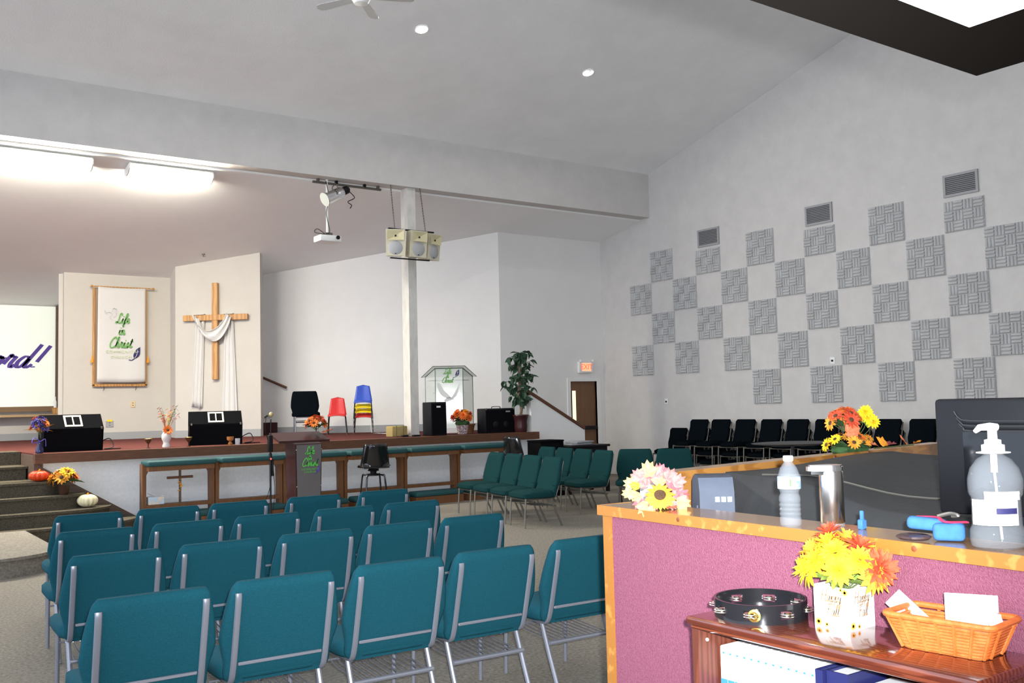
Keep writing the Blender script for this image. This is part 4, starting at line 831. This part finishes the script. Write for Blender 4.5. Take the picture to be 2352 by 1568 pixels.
MB().tube(cat_rom([(-.06, 0, 1.53), (-.075, 0, 1.35), (-.03, 0, 1.2), (.03, .0, .9), (.08, .05, .5), (.05, .05, .25), (.03, .1, .02)], 6), .004, 5).build('cable', m_black, t); MB().tube(cat_rom([(0, 0, .6), (-.04, .02, .45), (-.12, .1, .2), (-.2, .15, .02)], 6), .004, 5).build('cable', m_black, t)
def stool(label, loc, rz):
    t = thing('bar_stool', label, 'stool', loc, rz, 'black swivel bar stools')
    def sh(u, v):
        x = u-.5; a = v*1.0
        if v < .45: s = v/.45; return (x*(.40+.04*s), .20-.38*s, .70+.03*abs(x)*2+.012*math.sin(PI*s)+(-.02 if s < .1 else 0))
        s = (v-.45)/.55; return (x*(.46-.10*s)*(1-.02*s), -.18-.05*math.sin(s*1.5)+.20*x*x*2, .70+.03*abs(x)*2*(1-s)+.37*s)
    MB().grid(sh, 14, 18).build('seat_shell', m_gloss, t, solid=.014, ang=1.5)
    MB().tube([(-.2, -.19, .715), (.2, -.19, .715)], .012, 8).build('piping', m_gloss, t)
    MB().lathe([(.07, .69), (.09, .66), (.05, .65), (.045, .61), (.11, .60), (.11, .585), (.001, .585)], 20).build('swivel', m_black, t)
    for k in range(4):
        a = PI/4+k*PI/2; c_, s_ = math.cos(a), math.sin(a); MB().tube(cat_rom([(c_*.05, s_*.05, .60), (c_*.16, s_*.16, .59), (c_*.20, s_*.20, .54), (c_*.26, s_*.26, 0)], 4), .013, 8).build('leg', m_gloss, t)
    MB().tube([(.235*math.cos(2*PI*k/28), .235*math.sin(2*PI*k/28), .27) for k in range(29)], .008, 6, cap=False).build('foot_ring', m_chrome, t)
stool('black glossy bar stool seen from behind between lectern and chairs', (6.95, 13.45, 0), math.radians(-12))
stool('black glossy bar stool below the right end of the stage', (9.88, 13.72, 0), math.radians(-75))
t = thing('equipment_case', 'square black equipment case behind the green chairs', 'case', (10.5, 13.72, 0)); MB().rbox((-.25, -.2, 0), (.27, .2, .95), .012, 1).build('body', m_blackmat, t); MB().rbox((-.255, -.205, .95), (.275, .205, .98), .008, 1).build('lid', m_blackmat, t)
t = thing('side_table', 'dark table behind the green chairs carrying folded grey cloths', 'table', (11.32, 13.75, 0)); MB().rbox((-.5, -.28, .82), (.5, .28, .86), .008, 1).build('table_top', m_black, t)
MB().rbox((-.46, -.24, .66), (.46, .24, .82), .006, 1).build('apron', m_black, t)
for sx in (-.45, .45):
    for sy in (-.23, .23): MB().rbox((sx-.03, sy-.03, 0), (sx+.03, sy+.03, .66), .005, 1).build('leg', m_black, t)
for k in range(2):
    t = thing('folded_cloth', '%s grey folded cloth on the dark table' % ('lower', 'upper')[k], 'cloth', (11.22+.05*k, 13.72, .862+.035*k), .1*k)
    MB().rbox((-.25+.05*k, -.17, 0), (.24, .17, .033), .014, 2).build('fold', mat('grey_towel', (.28, .29, .31), 1, var=.2, vscale=30), t); MB().rbox((-.18, -.172, .012), (.23, .16, .03), .008, 1).build('layer', mat('grey_towel', (0, 0, 0)), t)
t = thing('music_stand', 'thin flat black music stand standing before the stacked chairs', 'music stand', (5.55, 4.4, 0))
MB().lathe([(.16, 0), (.15, .02), (.02, .04)], 20).build('base', m_black, t); MB().tube([(0, 0, .03), (0, 0, 1.29)], .012, 8).build('pole', m_black, t)
MB().lathe([(.001, 1.285), (.2, 1.29), (.31, 1.302), (.318, 1.307), (.001, 1.312)], 32, None, 1, .8).build('desk', m_black, t)

# ------------------------------------------------------------------ sound booth
bth = thing('sound_booth', 'sound booth with maroon felt side, wooden counter cap and pine rail', 'booth', (2.30, 2.69, 0), math.radians(-2.58))
L_ = 1.95
MB().box((.03, -L_, 0), (.15, -.01, 1.215)).build('side_core', m_cream, bth, smooth=False)
MB().box((.014, -L_, 0), (.03, -.052, 1.215)).build('felt_panel', m_maroon, bth, smooth=False)
MB().box((.008, -.052, 0), (.15, -.006, 1.215)).build('corner_post', m_pine, bth, smooth=False)
MB().box((0, -L_, 1.218), (.175, 0, 1.25)).build('counter_cap', m_capwood, bth, smooth=False)
MB().box((-.008, -L_, 1.216), (0, .006, 1.251)).box((0, 0, 1.216), (.175, .006, 1.251)).build('cap_edging', m_pine, bth, smooth=False)
pd = Vector((.989, .147, 0)); pn = Vector((-.147, .989, 0)); p0 = Vector((2.43, 2.706, 0)); MPk = Matrix(((pd.x, pn.x, 0, p0.x), (pd.y, pn.y, 0, p0.y), (0, 0, 1, 0), (0, 0, 0, 1)))
MB().box((.30, .026, 0), (3.2, .16, 1.30), MPk).build('front_core', m_cream, bth, True, smooth=False)
MB().box((0.22, 0, 1.195), (3.2, .026, 1.34), MPk).build('pine_rail', m_pine, bth, True, smooth=False)
MB().box((.29, .026, 1.30), (3.2, .20, 1.328), MPk).build('front_ledge', m_pine, bth, True, smooth=False)
for (s, z, rr) in ((.50, 1.29, .011), (1.62, 1.325, .012), (1.98, 1.328, .013)): MB().lathe([(.001, .003), (rr, .002), (rr*1.1, 0)], 14, MPk @ xf((s, 0, z), 0, PI/2)).build('knot', m_knot, bth, True)
for (y_, z_) in ((-.42, 1.235), (-1.28, 1.236), (-1.02, 1.232)): MB().lathe([(.001, .0012), (.006, .0008), (.008, 0)], 10, xf((-.008, y_, z_), 0, 0, -PI/2)).build('knot', m_knot, bth)
# desk hidden under the cover, carrying covered gear
t = thing('booth_desk', 'plain desk under the black cover inside the booth', 'desk', (3.6, 2.0, 0)); MB().box((2.62, 1.0, .70), (4.6, 2.62, .74)).build('desk_top', m_oak, t, True, smooth=False)
for x in (2.7, 4.5):
    for y in (1.1, 2.5): MB().box((x-.03, y-.03, 0), (x+.03, y+.03, .70)).build('leg', m_oak, t, True, smooth=False)
cv = thing('dust_cover', 'black cloth dust cover draped over the mixing gear in the booth', 'cover', (3.6, 1.9, .74))
def cover(u, v):
    x = 2.95+1.65*u-(.40*v*(1-u)**1.5); yb_ = p0.y+(x-p0.x)*.147-.05; y = yb_+(1.12-yb_)*v
    top = 1.325-.02*math.sin(u*5)*v; z = top-.21*max(0, v-.12)**1.1-.012*math.sin(u*22+v*4)*v-.01*math.sin(v*16+u*6)
    e = min(u/.05, 1, (1-u)/.03, (1-v)/.05); z = .76+(z-.76)*max(0, e)**.45
    return (x-.05*(1-e if u < .5 else 0), y, z)
MB().grid(cover, 60, 40).build('cloth', mat('black_nylon', (.026, .027, .029), .75, var=.15, vscale=12, bump=.25, bscale=18), cv, True, ang=2, solid=.004)
MB().tube([tuple(Vector(cover(.07+.30*k/14, .12+.55*k/14))+Vector((0, 0, .006))) for k in range(15)], .004, 5).build('seam_piping', m_dsteel, cv, True)
t = thing('gear_case', 'slate blue padded gear case beside the black dust cover', 'case', (2.665, 2.50, .74), math.radians(-36))
m_slate = mat('slate_vinyl', (.062, .075, .11), .6, var=.12, vscale=14)
MY = Matrix(((0, 0, 1, 0), (1, 0, 0, 0), (0, 1, 0, 0), (0, 0, 0, 1)))
MB().prism([(-.075, 0), (.09, 0), (.09, .55), (.07, .60), (.0, .61), (-.05, .585), (-.075, .48)], -.05, .075, Matrix(((0, 0, 1, 0), (-1, 0, 0, 0), (0, 1, 0, 0), (0, 0, 0, 1)))).build('shell', m_slate, t)
MB().box((-.054, -.05, .30), (-.05, .03, .5)).build('pocket', m_slate, t, smooth=False)
MB().rbox((-.058, .0, .36), (-.05, .03, .40), .003, 1).build('latch', m_dsteel, t)
for k in range(3): MB().box((.005+.022*k, -.098, .515), (.020+.022*k, -.088, .533)).build('print_mark', m_whitep, t, smooth=False)
# monitor
t = thing('computer_monitor', 'black computer monitor with wide bezel and green power light', 'monitor', (2.93, 1.755, 1.20), math.radians(-78.5))
MB().rbox((0, 0, .04), (.48, .05, .405), .012, 2).build('bezel', m_black, t)
MB().prism([(.05, .05), (.43, .05), (.36, .13), (.12, .13)], .09, .37).build('rear_housing', m_black, t, smooth=False)
MB().box((.085, -.003, .11), (.395, .002, .30)).build('screen', mat('dark_screen', (.006, .007, .009), .08), t, smooth=False)
for k in range(5):
    o_ = .008*k; MB().tube(cat_rom([(.062+o_*.4, -.003, .365-o_*1.2), (.075+o_*.4, -.004, .345-o_), (.105, -.004, .335-o_), (.24, -.004, .333-o_), (.42, -.004, .332-o_)], 4), .0022, 5).build('ridge', m_black if k % 2 else mat('grey_ridge', (.035, .037, .04), .5), t)
MB().prism([(.095, .085), (.16, .085), (.16, .12), (.135, .128), (.115, .12)], -.006, .0, Matrix(((1, 0, 0, 0), (0, 0, 1, 0), (0, 1, 0, 0), (0, 0, 0, 1)))).build('button_panel', m_black, t, smooth=False)
MB().lathe([(.016, 0), (.016, .004), (.012, .005), (.001, .004)], 16, xf((.145, -.003, .07), 0, PI/2)).build('power_button', m_dsteel, t); MB().ball((.14, -.009, .068), .0035, 8, 6).build('power_light', mat('green_led', (.1, .9, .5), .4, emit=1.5), t)
MB().rbox((.20, .01, -.06), (.28, .05, .06), .01, 1).build('neck', m_black, t); MB().rbox((.12, -.06, -.075), (.36, .12, -.055), .008, 1).build('foot', m_black, t)

# ------------------------------------------------------------------ things on the counter cap
CZ = 1.25
t = thing('water_bottle', 'clear plastic water bottle with a blue label on the counter', 'bottle', (2.295, 1.837, CZ))
m_pet = mat('clear_plastic', (.42, .45, .49), .04, alpha=.17)
prof = [(.001, .004), (.026, 0), (.031, .006), (.031, .02)]+[(.031-.0025*(k % 2), .022+.0065*k) for k in range(9)]+[(.030, .085), (.026, .095), (.030, .106), (.0325, .112), (.0325, .140), (.030, .150), (.024, .168), (.014, .182), (.0125, .186), (.0125, .19)]
MB().lathe(prof, 28).build('bottle_wall', m_pet, t); MB().lathe([(.0328, .108), (.0332, .112), (.0332, .140), (.0328, .143)], 28).build('label_wrap', mat('blue_white_label', lin(230, 235, 245), .4, col2=lin(60, 120, 200), vscale=14, stretch=(1, 1, 3)), t)
MB().box((-.028, -.025, .117), (-.02, -.0245, .137)).build('label_mark', m_green, t, smooth=False)
MB().lathe([(.001, .2035), (.013, .203), (.0145, .201), (.0145, .189), (.013, .187)], 24).build('bottle_cap', m_whitep, t)
t = thing('soap_dispenser', 'stainless steel touchless soap dispenser on the counter', 'dispenser', (2.362, 1.742, CZ))
MB().lathe([(.0335, 0), (.0335, .012), (.033, .013)], 32).build('base', m_pet, t); MB().lathe([(.033, .012), (.034, .014), (.034, .155), (.033, .16), (.001, .16)], 40).build('body', m_steel, t)
hd = cat_rom([(.036, .0), (.026, .026), (0, .036), (-.03, .027), (-.062, .017), (-.070, 0), (-.062, -.017), (-.03, -.027), (0, -.036), (.026, -.026), (.036, 0)], 4)[:-1]
MH = xf((0, 0, 0), math.radians(144.4)) @ Matrix.Rotation(PI, 4, 'Z')
mb = MB(); mb.prism(hd, .160, .172, MH); mb.prism([(x*.9, y*.9) for x, y in hd], .172, .1765, MH); mb.build('spout_head', m_whitep if 0 else m_chrome, t); MB().prism([(-.06, -.012), (-.03, -.02), (0, -.02), (0, .02), (-.03, .02), (-.06, .012)], .150, .160, MH).build('nozzle', m_black, t)
t = thing('sanitizer_bottle', 'large clear hand sanitizer pump bottle with white labels', 'bottle', (2.302, 1.232, CZ), math.radians(-36))
prof = [(.001, .003), (.05, 0), (.060, .006), (.063, .02), (.062, .045), (.057, .055), (.056, .12), (.061, .128), (.0635, .145), (.063, .165), (.056, .190), (.040, .212), (.024, .222), (.020, .226), (.020, .232)]
MB().lathe(prof, 36, None, 1, .82).build('bottle_wall', m_pet, t)
def wrap(z0, z1, a0, a1, r_, m, nm): MB().grid(lambda u, v: ((r_)*math.cos(a0+(a1-a0)*u), (r_)*.82*math.sin(a0+(a1-a0)*u), z0+(z1-z0)*v), 14, 1).build(nm, m, t)
wrap(.058, .118, math.radians(-178), math.radians(-58), .0585, m_paper, 'label'); wrap(.118, .138, math.radians(-135), math.radians(-58), .0645, m_paper, 'label'); wrap(.085, .099, math.radians(-112), math.radians(-62), .0592, m_darkblue, 'label_band')
MB().lathe([(.024, .228), (.026, .229), (.026, .246), (.019, .248), (.019, .258), (.011, .26), (.0105, .285)], 24).build('pump_collar', m_whitep, t)
MB().lathe([(.02, .224), (.036, .2265), (.036, .229), (.02, .231)], 24, None, 1.1, .9).build('neck_ring', m_whitep, t)
MB().tube([(.012, 0, .288), (-.005, 0, .290), (-.03, 0, .288), (-.042, 0, .278)], [.011, .012, .010, .006], 10, flat=.8).build('pump_spout', m_whitep, t); MB().tube([(0, 0, .225), (0, 0, .18)], .008, 8).build('pump_stem', m_whitep, t); MB().tube([(0, 0, .18), (.01, 0, .02)], .003, 6).build('dip_tube', m_whitep, t)
t = thing('blue_pouch', 'small blue pouch with red strap and dark glasses on the counter', 'pouch', (2.315, 1.395, CZ), math.radians(-62))
m_bluec = mat('blue_cloth', lin(55, 105, 160), .9, var=.15, vscale=40); m_redc = mat('red_strap', lin(225, 50, 90), .8)
MB().rbox((-.01, -.028, .002), (.065, .026, .046), .012, 3).build('pouch_body', m_bluec, t); MB().rbox((-.075, -.006, .022), (.02, .036, .054), .012, 3, xf((0, 0, 0), 0, 0, .08)).build('pouch_flap', m_bluec, t)
MB().tube(cat_rom([(-.05, .03, .056), (0, .025, .056), (.02, -.02, .05), (.07, .03, .045)], 5), .006, 6, flat=.4).build('strap', m_redc, t)
MB().tube(cat_rom([(0, .025, .058), (.03, .03, .066), (.05, .02, .062), (.035, .035, .058)], 5), .005, 6).build('cord', m_dsteel, t)
MB().lathe([(.001, .012), (.03, .012), (.036, .008), (.03, .002)], 20, xf((-.055, -.016, .003), 0, .25), 1.2, .55).build('lens_case', mat('dark_lens', (.05, .03, .03), .1), t)
t = thing('blue_clip', 'tiny light blue clip standing on the counter behind the flower box', 'clip', (2.37, 1.652, CZ))
MB().rbox((-.012, -.008, 0), (.012, .008, .028), .003, 1).build('clip_base', m_bluec, t); MB().rbox((-.004, -.005, .026), (.005, .005, .052), .002, 1).build('clip_tab', m_bluec, t)
# sunflower spray at the counter corner
t = thing('autumn_leaf_spray', 'sunflower with pink and cream autumn leaves at the counter corner', 'flowers', (2.365, 2.44, CZ)); t.scale = (.78, .78, .76)
tocam = Vector((-.66, -.70, .30)).normalized()
hs = bpy.data.objects.new('sunflower_head', MB().lathe([(.001, .012), (.02, .011), (.026, .005), (.024, -.004), (.001, -.008)], 24).mesh('sunflower_head', m_seed)); COL.objects.link(hs); hs.parent = t; hs.matrix_local = orient((-.035, -.03, .065), tocam+Vector((0, 0, .45)))
pm_ = MB(); petal(pm_, Matrix(), .05, .020, -.12, 5, .7, .18); pm_ = pm_.mesh('sunflower_petal', m_gold)
for k in range(26):
    a = k*2*PI/13+(.24 if k >= 13 else 0); put('petal', pm_, hs, Matrix.Rotation(a, 4, 'Z') @ Matrix.Translation((0, .020, -.002 if k < 13 else -.005)) @ Matrix.Rotation(-.05 if k < 13 else -.25, 4, 'X') @ Matrix.Rotation(math.sin(k)*.3, 4, 'Y'))
MLS = [maple_mesh('maple_leaf_%d' % i, m, .075) for i, m in enumerate((m_pink, m_cream2, m_gold, petal_mat('mauve_leaf', lin(150, 70, 80), lin(195, 110, 115))))]
CAMR = Vector((.8136, -.581, 0))
for i, (dx, z, s, mi, roll, push) in enumerate([(-.115, .10, .8, 1, 1.2, 0), (-.13, .065, .7, 1, 1.8, .01), (-.085, .03, .8, 3, 2.5, .0), (-.07, .02, 1.0, 1, 2.9, .03), (-.085, .125, .8, 0, .8, 0), (-.05, .14, 1.0, 1, .1, -.01), (-.02, .13, .9, 0, -.1, -.02), (.03, .12, .9, 0, -.6, -.01), (.06, .10, .85, 0, -1.0, 0), (.075, .05, .8, 3, -1.5, -.01), (.07, .02, .9, 1, -2.0, .02), (-.04, .015, .6, 3, 3.0, .035), (.01, .145, .7, 3, .2, -.03), (-.10, .09, .6, 2, 1.2, .01), (.035, .02, .6, 0, -2.5, .03), (-.095, .05, .75, 1, 1.9, -.01), (-.06, .09, .8, 0, .7, -.03), (.0, .095, .9, 1, .0, -.035), (.045, .08, .85, 3, -.7, -.03), (.06, .045, .8, 0, -1.3, -.02), (-.03, .11, .8, 3, .3, -.04), (-.01, .05, 1.1, 0, 2.9, -.05)]):
    p_ = CAMR*dx+Vector((0, 0, z+.012))+Vector((-.58, -.81, 0))*(push+.005); nrm = (tocam+Vector((.3*math.sin(i*3), .3*math.cos(i*2), .2*math.sin(i)))).normalized()
    up_ = (Matrix.Rotation(roll, 3, tocam) @ Vector((0, 0, 1))); up_ = (up_-nrm*up_.dot(nrm)).normalized(); xx = up_.cross(nrm)
    put('maple_leaf', MLS[mi], t, Matrix(((xx.x, up_.x, nrm.x, p_.x), (xx.y, up_.y, nrm.y, p_.y), (xx.z, up_.z, nrm.z, p_.z), (0, 0, 0, 1))) @ Matrix.Scale(s*.85, 4))
MB().ball((0, .0, .012), .045, 12, 6, .27).build('moss_base', m_leaf, t)
for k in range(4): MB().ball(tuple(CAMR*(.02+.012*k)+Vector((-.04, -.05, .012+.004*(k % 2)))), .006, 8, 6).build('berry', m_red, t)
# bigger arrangement on the far ledge
t = thing('flower_arrangement', 'orange and yellow daisy arrangement with green leaves on the booth ledge', 'flowers', (4.36, 3.09, 1.328))
bouquet(t, (0, 0, .04), .15, .09, .06, [DAISY['gold'], DAISY['gold'], DAISY['orange'], DAISY['gold'], DAISY['yellow'], DAISY['gold'], DAISY['orange'], DAISY['gold'], DAISY['gold'], DAISY['yellow']], 12, .95, leaves=18)
bouquet(t, (-.04, 0, .15), .09, .07, .075, [DAISY['orange'], DAISY['orange'], DAISY['rust'], DAISY['orange'], DAISY['rust'], DAISY['orange'], DAISY['orange'], DAISY['rust'], DAISY['orange'], DAISY['gold']], 13, 1.15, leaves=4)
for (dx, z) in ((.10, .185), (.125, .16), (.09, .21)):
    o_ = put('flower_head', MUM['yellow'], t, orient(CAMR*dx+Vector((0, 0, z)), Vector((-.7, -.6, .4))+CAMR*(dx-.1)*10) @ Matrix.Scale(1.0, 4)); MB().tube([(.02, 0, .03), tuple(CAMR*dx*.8+Vector((0, 0, z*.7))), tuple(CAMR*dx+Vector((0, 0, z)))], .0018, 4).build('stem', m_stem, t)
    put('leaf', LLEAF, t, Matrix.Translation(CAMR*(dx-.03)+Vector((0, 0, z-.03))) @ Matrix.Rotation(1.0, 4, 'X'))
for (dx, z) in ((-.02, .11), (.03, .12), (.01, .09)): put('maple_leaf', ML_, t, orient(CAMR*dx+Vector((-.06, -.06, z)), (-.7, -.7, .3), dx*40) @ Matrix.Scale(.6, 4))
MB().rbox((-.1, -.05, 0), (.1, .05, .035), .01, 1).build('foam_base', m_leaf, t)
t = thing('maple_leaf_garland', 'dry maple leaves lying on the booth ledge right of the daisies', 'leaves', (4.85, 3.18, 1.328))
for k, (dx, s, rz_) in enumerate(((-.12, .7, .3), (-.05, .8, 1.2), (.0, .7, 2.2), (.16, .6, .6), (.25, .5, 2.9))): put('maple_leaf', (ML_, MLS[2], MLS[3])[k % 3], t, xf((dx, .0, .02), rz_, .9 if k in (1, 3) else .3) @ Matrix.Scale(s, 4))
MB().tube([(-.15, 0, .006), (.28, .03, .006)], .004, 5).build('vine', m_stem, t)

# ------------------------------------------------------------------ bookcase against the booth
SX0, SX1, SY0, SY1, SH = 1.945, 2.232, 1.10, 1.928, 1.03
bc = thing('bookcase', 'low mahogany bookcase against the maroon booth side', 'bookcase', ((SX0+SX1)/2, (SY0+SY1)/2, 0))
MB().rbox((SX0, SY0, SH-.022), (SX1, SY1, SH), .007, 2).rbox((SX0+.008, SY0+.008, SH-.034), (SX1, SY1-.008, SH-.020), .005, 1).build('top', m_mahog, bc, True)
for y in (SY0+.012, SY1-.034): MB().box((SX0+.012, y, 0), (SX1, y+.022, SH-.03)).build('side_panel', mat('mahogany_side', (.085, .020, .010), .5, col2=(.13, .034, .017), vscale=4, kind='wave', stretch=(4, 4, .5)), bc, True, smooth=False)
for z in (.05, .39, .72): MB().box((SX0+.02, SY0+.034, z-.02), (SX1, SY1-.034, z)).build('shelf', m_mahog, bc, True, smooth=False)
MB().box((SX1-.008, SY0+.03, 0), (SX1, SY1-.03, SH-.03)).build('back_panel', m_mahog, bc, True, smooth=False)
MB().ball((1.99, SY1-.036, .965), .005, 8, 6).build('shelf_pin', m_whitep, bc, True)
m_navy = mat('navy_cover', lin(35, 38, 85), .35); m_blue = mat('blue_print', lin(60, 125, 215), .5)
y = SY1-.040
bp = None
for k in range(13):
    y1 = y-.0245; lab = 'white paperback with a small blue mark, %s from the left on the bookcase shelf' % (ORD+['eighth', 'ninth', 'tenth', 'eleventh', 'twelfth', 'thirteenth'])[k]
    loc = (2.035, y, .72)
    if bp is None:
        bp = thing('hymn_book', lab, 'book', loc, 0, 'white paperbacks on the bookcase')
        MB().rbox((0, -.0238, 0), (.165, 0, .222), .0012, 1).build('cover', m_paper, bp); MB().box((.003, -.022, .2215), (.163, -.002, .2235)).build('pages', m_paper, bp, smooth=False)
        MB().box((-.0006, -.016, .203), (.0002, -.009, .208)).build('spine_mark', m_blue, bp, smooth=False); MB().box((-.0006, -.0236, .08), (.0002, -.0004, .135)).build('spine_band', m_blue, bp, smooth=False)
    else: dup(bp, loc, 0, lab)
    y = y1
for k in range(2):
    t = thing('navy_book', 'navy blue hardcover with white pages, %s of two on the bookcase' % ('left', 'right')[k], 'book', (2.03+.012*k, y, .72), 0, 'navy hardcovers on the bookcase'); w = .022+.04*k
    MB().box((0, -w, 0), (.004, 0, .225)).box((.004, -.004, 0), (.16, 0, .225)).box((.004, -w, 0), (.16, -w+.004, .225)).build('cover', m_navy, t, smooth=False); MB().box((.004, -w+.004, .004), (.155, -.004, .219)).build('pages', m_paper, t, smooth=False)
    MB().box((-.0006, -w+.008, .12), (.0004, -.008, .135)).build('spine_print', m_vent, t, smooth=False); y -= w+.003
t = thing('paper_stack', 'white stack of booklets at the right end of the bookcase shelf', 'papers', (2.03, y-.01, .72))
for k in range(6): MB().rbox((.004*(k % 2), -.15, .033*k), (.165, -.002*(k % 3), .033*k+.031), .001, 1).build('booklet', m_paper, t)
# tambourine
t = thing('tambourine', 'black tambourine lying on the bookcase top', 'tambourine', (2.100, 1.795, SH), .3)
tr_ = .124; mb = MB(); n = 60; slots = [i*2*PI/8+.2 for i in range(8)]
vs_ = []; 
def ringseg(a0, a1, z0, z1, k=4):
    b_ = MB()
    pts = [a0+(a1-a0)*i/k for i in range(k+1)]; v = []
    for a in pts:
        for r__ in (tr_-.006, tr_):
            for z in (z0, z1): v.append((r__*math.cos(a), r__*math.sin(a), z))
    f = []
    for i in range(k):
        o_ = i*4; f += [(o_, o_+4, o_+5, o_+1), (o_+2, o_+3, o_+7, o_+6), (o_+1, o_+5, o_+7, o_+3), (o_, o_+2, o_+6, o_+4)]
    f += [(0, 1, 3, 2), (4*k, 4*k+2, 4*k+3, 4*k+1)]; return v, f
mb.add(*ringseg(0, 2*PI, 0, .014, 64)); mb.add(*ringseg(0, 2*PI, .036, .05, 64))
for i, a in enumerate(slots): mb.add(*ringseg(a+.15, a+2*PI/8-.15, .014, .036, 6))
mb.build('frame', mat('black_lacquer', (.010, .010, .012), .2, coat=.3), t)
MB().lathe([(.001, .004), (tr_-.007, .004), (tr_-.006, .0)], 48).build('drum_skin', mat('dark_skin', (.04, .022, .02), .4), t)
jm = MB().lathe([(.001, .0035), (.008, .004), (.012, .001), (.020, .002), (.021, .0)], 18).mesh('jingle', mat('jingle_metal', (.62, .58, .52), .25, metal=1))
for a in slots:
    for zz in (.021, .027): put('jingle', jm, t, xf(((tr_-.003)*math.cos(a), (tr_-.003)*math.sin(a), zz), a, 0, 0))
MB().lathe([(.014, 0), (.0165, .002), (.0165, .006), (.011, .007), (.010, 0)], 20, Matrix.Rotation(math.radians(196), 4, 'Z') @ Matrix.Translation((tr_, 0, .025)) @ Matrix.Rotation(PI/2, 4, 'Y')).build('thumb_ring', mat('brass', (.7, .45, .12), .25, metal=1), t)
# flower box
t = thing('flower_box', 'white printed cube planter full of yellow and orange mums', 'flowers', (2.168, 1.576, SH))
w = .053
m_box = mat('printed_box', (.62, .615, .59), .5)
MB().box((-w, -w, 0), (w, -w+.003, .106)).box((-w, w-.003, 0), (w, w, .106)).box((-w, -w+.003, 0), (-w+.003, w-.003, .106)).box((w-.003, -w+.003, 0), (w, w-.003, .106)).box((-w+.003, -w+.003, 0), (w-.003, w-.003, .09)).build('box', m_box, t, smooth=False)
m_tanp = mat('tan_script_print', lin(150, 110, 70), .7)
for M_ in (xf((-w-.0006, 0, 0)) @ plane_m((0, 0, 0), (0, -1, 0)), xf((0, -w-.0006, 0)) @ plane_m((0, 0, 0), (1, 0, 0))):
    mb = MB(); script_text(mb, 'Happy', .030, .0022, M_ @ xf((.0, .067, 0)), 'c', .15); script_text(mb, 'Fall', .030, .0022, M_ @ xf((.004, .032, 0)), 'c', .15); mb.build('printed_script', m_tanp, t, smooth=False)
    for (cx_, cz_, s_) in ((-.04, .012, 1), (.042, .095, .9), (-.015, .008, .6), (.03, .10, .5)):
        mb = MB()
        for k in range(9): a = k*2*PI/9; mb.ribbon([(cx_, cz_), (cx_+.010*s_*math.cos(a), max(.001, min(.105, cz_+.010*s_*math.sin(a))))], .004*s_, M_, .0002)
        mb.build('printed_flower', m_gold, t, smooth=False)
heads = [MUM['gold'], MUM['yellow'], MUM['rust'], MUM['gold'], MUM['yellow'], MUM['yellow'], MUM['gold'], MUM['yellow'], MUM['gold'], MUM['yellow'], MUM['orange'], MUM['gold'], MUM['yellow'], MUM['gold'], MUM['yellow'], MUM['gold'], MUM['yellow']]
bouquet(t, (0, .0, .125), .068, .092, .085, heads, 21, 1.22, leaves=12, leafm=LLEAF)
put('flower_head', MUM['rust'], t, orient((.012, -.10, .155), (-.35, -1, .3)) @ Matrix.Scale(1.35, 4)); put('flower_head', MUM['rust'], t, orient((.02, .05, .225), (-.2, .3, 1)) @ Matrix.Scale(1.1, 4))
# basket
t = thing('wicker_basket', 'orange woven basket with a handle slot on the bookcase top', 'basket', (2.140, 1.268, SH), .10)
m_wick = mat('orange_wicker', lin(185, 85, 30), .55, col2=lin(212, 115, 55), vscale=50)
def rr(hx, hy, z, n=10, r_=.018):
    pts = []
    for (sx, sy, a0) in ((1, 1, 0), (-1, 1, PI/2), (-1, -1, PI), (1, -1, 1.5*PI)):
        for k in range(n//2+1): a = a0+PI/2*k/(n//2); pts.append((sx*(hx-r_)+r_*math.cos(a), sy*(hy-r_)+r_*math.sin(a), z))
    return pts+[pts[0]]
MB().prism([(x, y_) for x, y_, z in rr(.050, .092, 0)[:-1]], 0, .004).build('base', m_wick, t)
for k in range(9):
    f = k/9; MB().tube([(x, y_, z) for x, y_, z in rr(.052+.020*f, .094+.028*f, .006+.066*f)], .0046, 6, cap=False).build('weave_strand', m_wick, t)
MB().tube(rr(.076, .126, .078), .0075, 8, cap=False).build('rim', m_wick, t)
a_ = rr(.053, .095, .003); b_ = rr(.0765, .126, .076)
mb = MB()
for (fx, fy) in [(-1, -.66), (-1, -.33), (-1, 0), (-1, .33), (-1, .66), (1, -.5), (1, 0), (1, .5), (-.5, -1), (.5, -1), (-.5, 1), (.5, 1), (-.9, -.95), (-.9, .95), (.9, -.95), (.9, .95)]: MB().tube([(fx*.056, fy*.098, .003), (fx*.078, fy*.128, .078)], .0042, 6).build('rib', m_wick, t)
MB().rbox((-.03, -.131, .035), (.03, -.122, .066), .004, 1, xf((0, 0.009, 0), 0, -.25)).build('handle_slot', m_paper, t)
def card(name, label, M_, w_, h_, extra=None):
    t = thing(name, label, 'card', tuple(M_.translation)); t.rotation_euler = M_.to_euler(); MW[t.name] = M_
    MB().rbox((-w_/2, -.0012, 0), (w_/2, .0012, h_), .0010, 1).build('sheet', m_paper, t)
    if extra: MB().box((-w_/2+.003, -.0016, .0), (w_/2-.003, -.0011, h_*.45)).build('printed_area', m_vent, t, smooth=False); MB().box((.008, -.002, h_*.18), (.014, -.0015, h_*.24)).build('red_mark', m_redc, t, smooth=False)
camdir = math.radians(-62)
card('offering_envelope', 'white card standing upright in the orange basket', Matrix.Translation((2.155, 1.225, SH+.030)) @ Matrix.Rotation(camdir, 4, 'Z') @ Matrix.Rotation(-.12, 4, 'X'), .112, .10)
card('printed_card', 'white card with printed corner leaning out of the orange basket', Matrix.Translation((2.175, 1.335, SH+.018)) @ Matrix.Rotation(math.radians(-45), 4, 'Z') @ Matrix.Rotation(-.78, 4, 'Y') @ Matrix.Rotation(-.5, 4, 'X'), .048, .125, True)
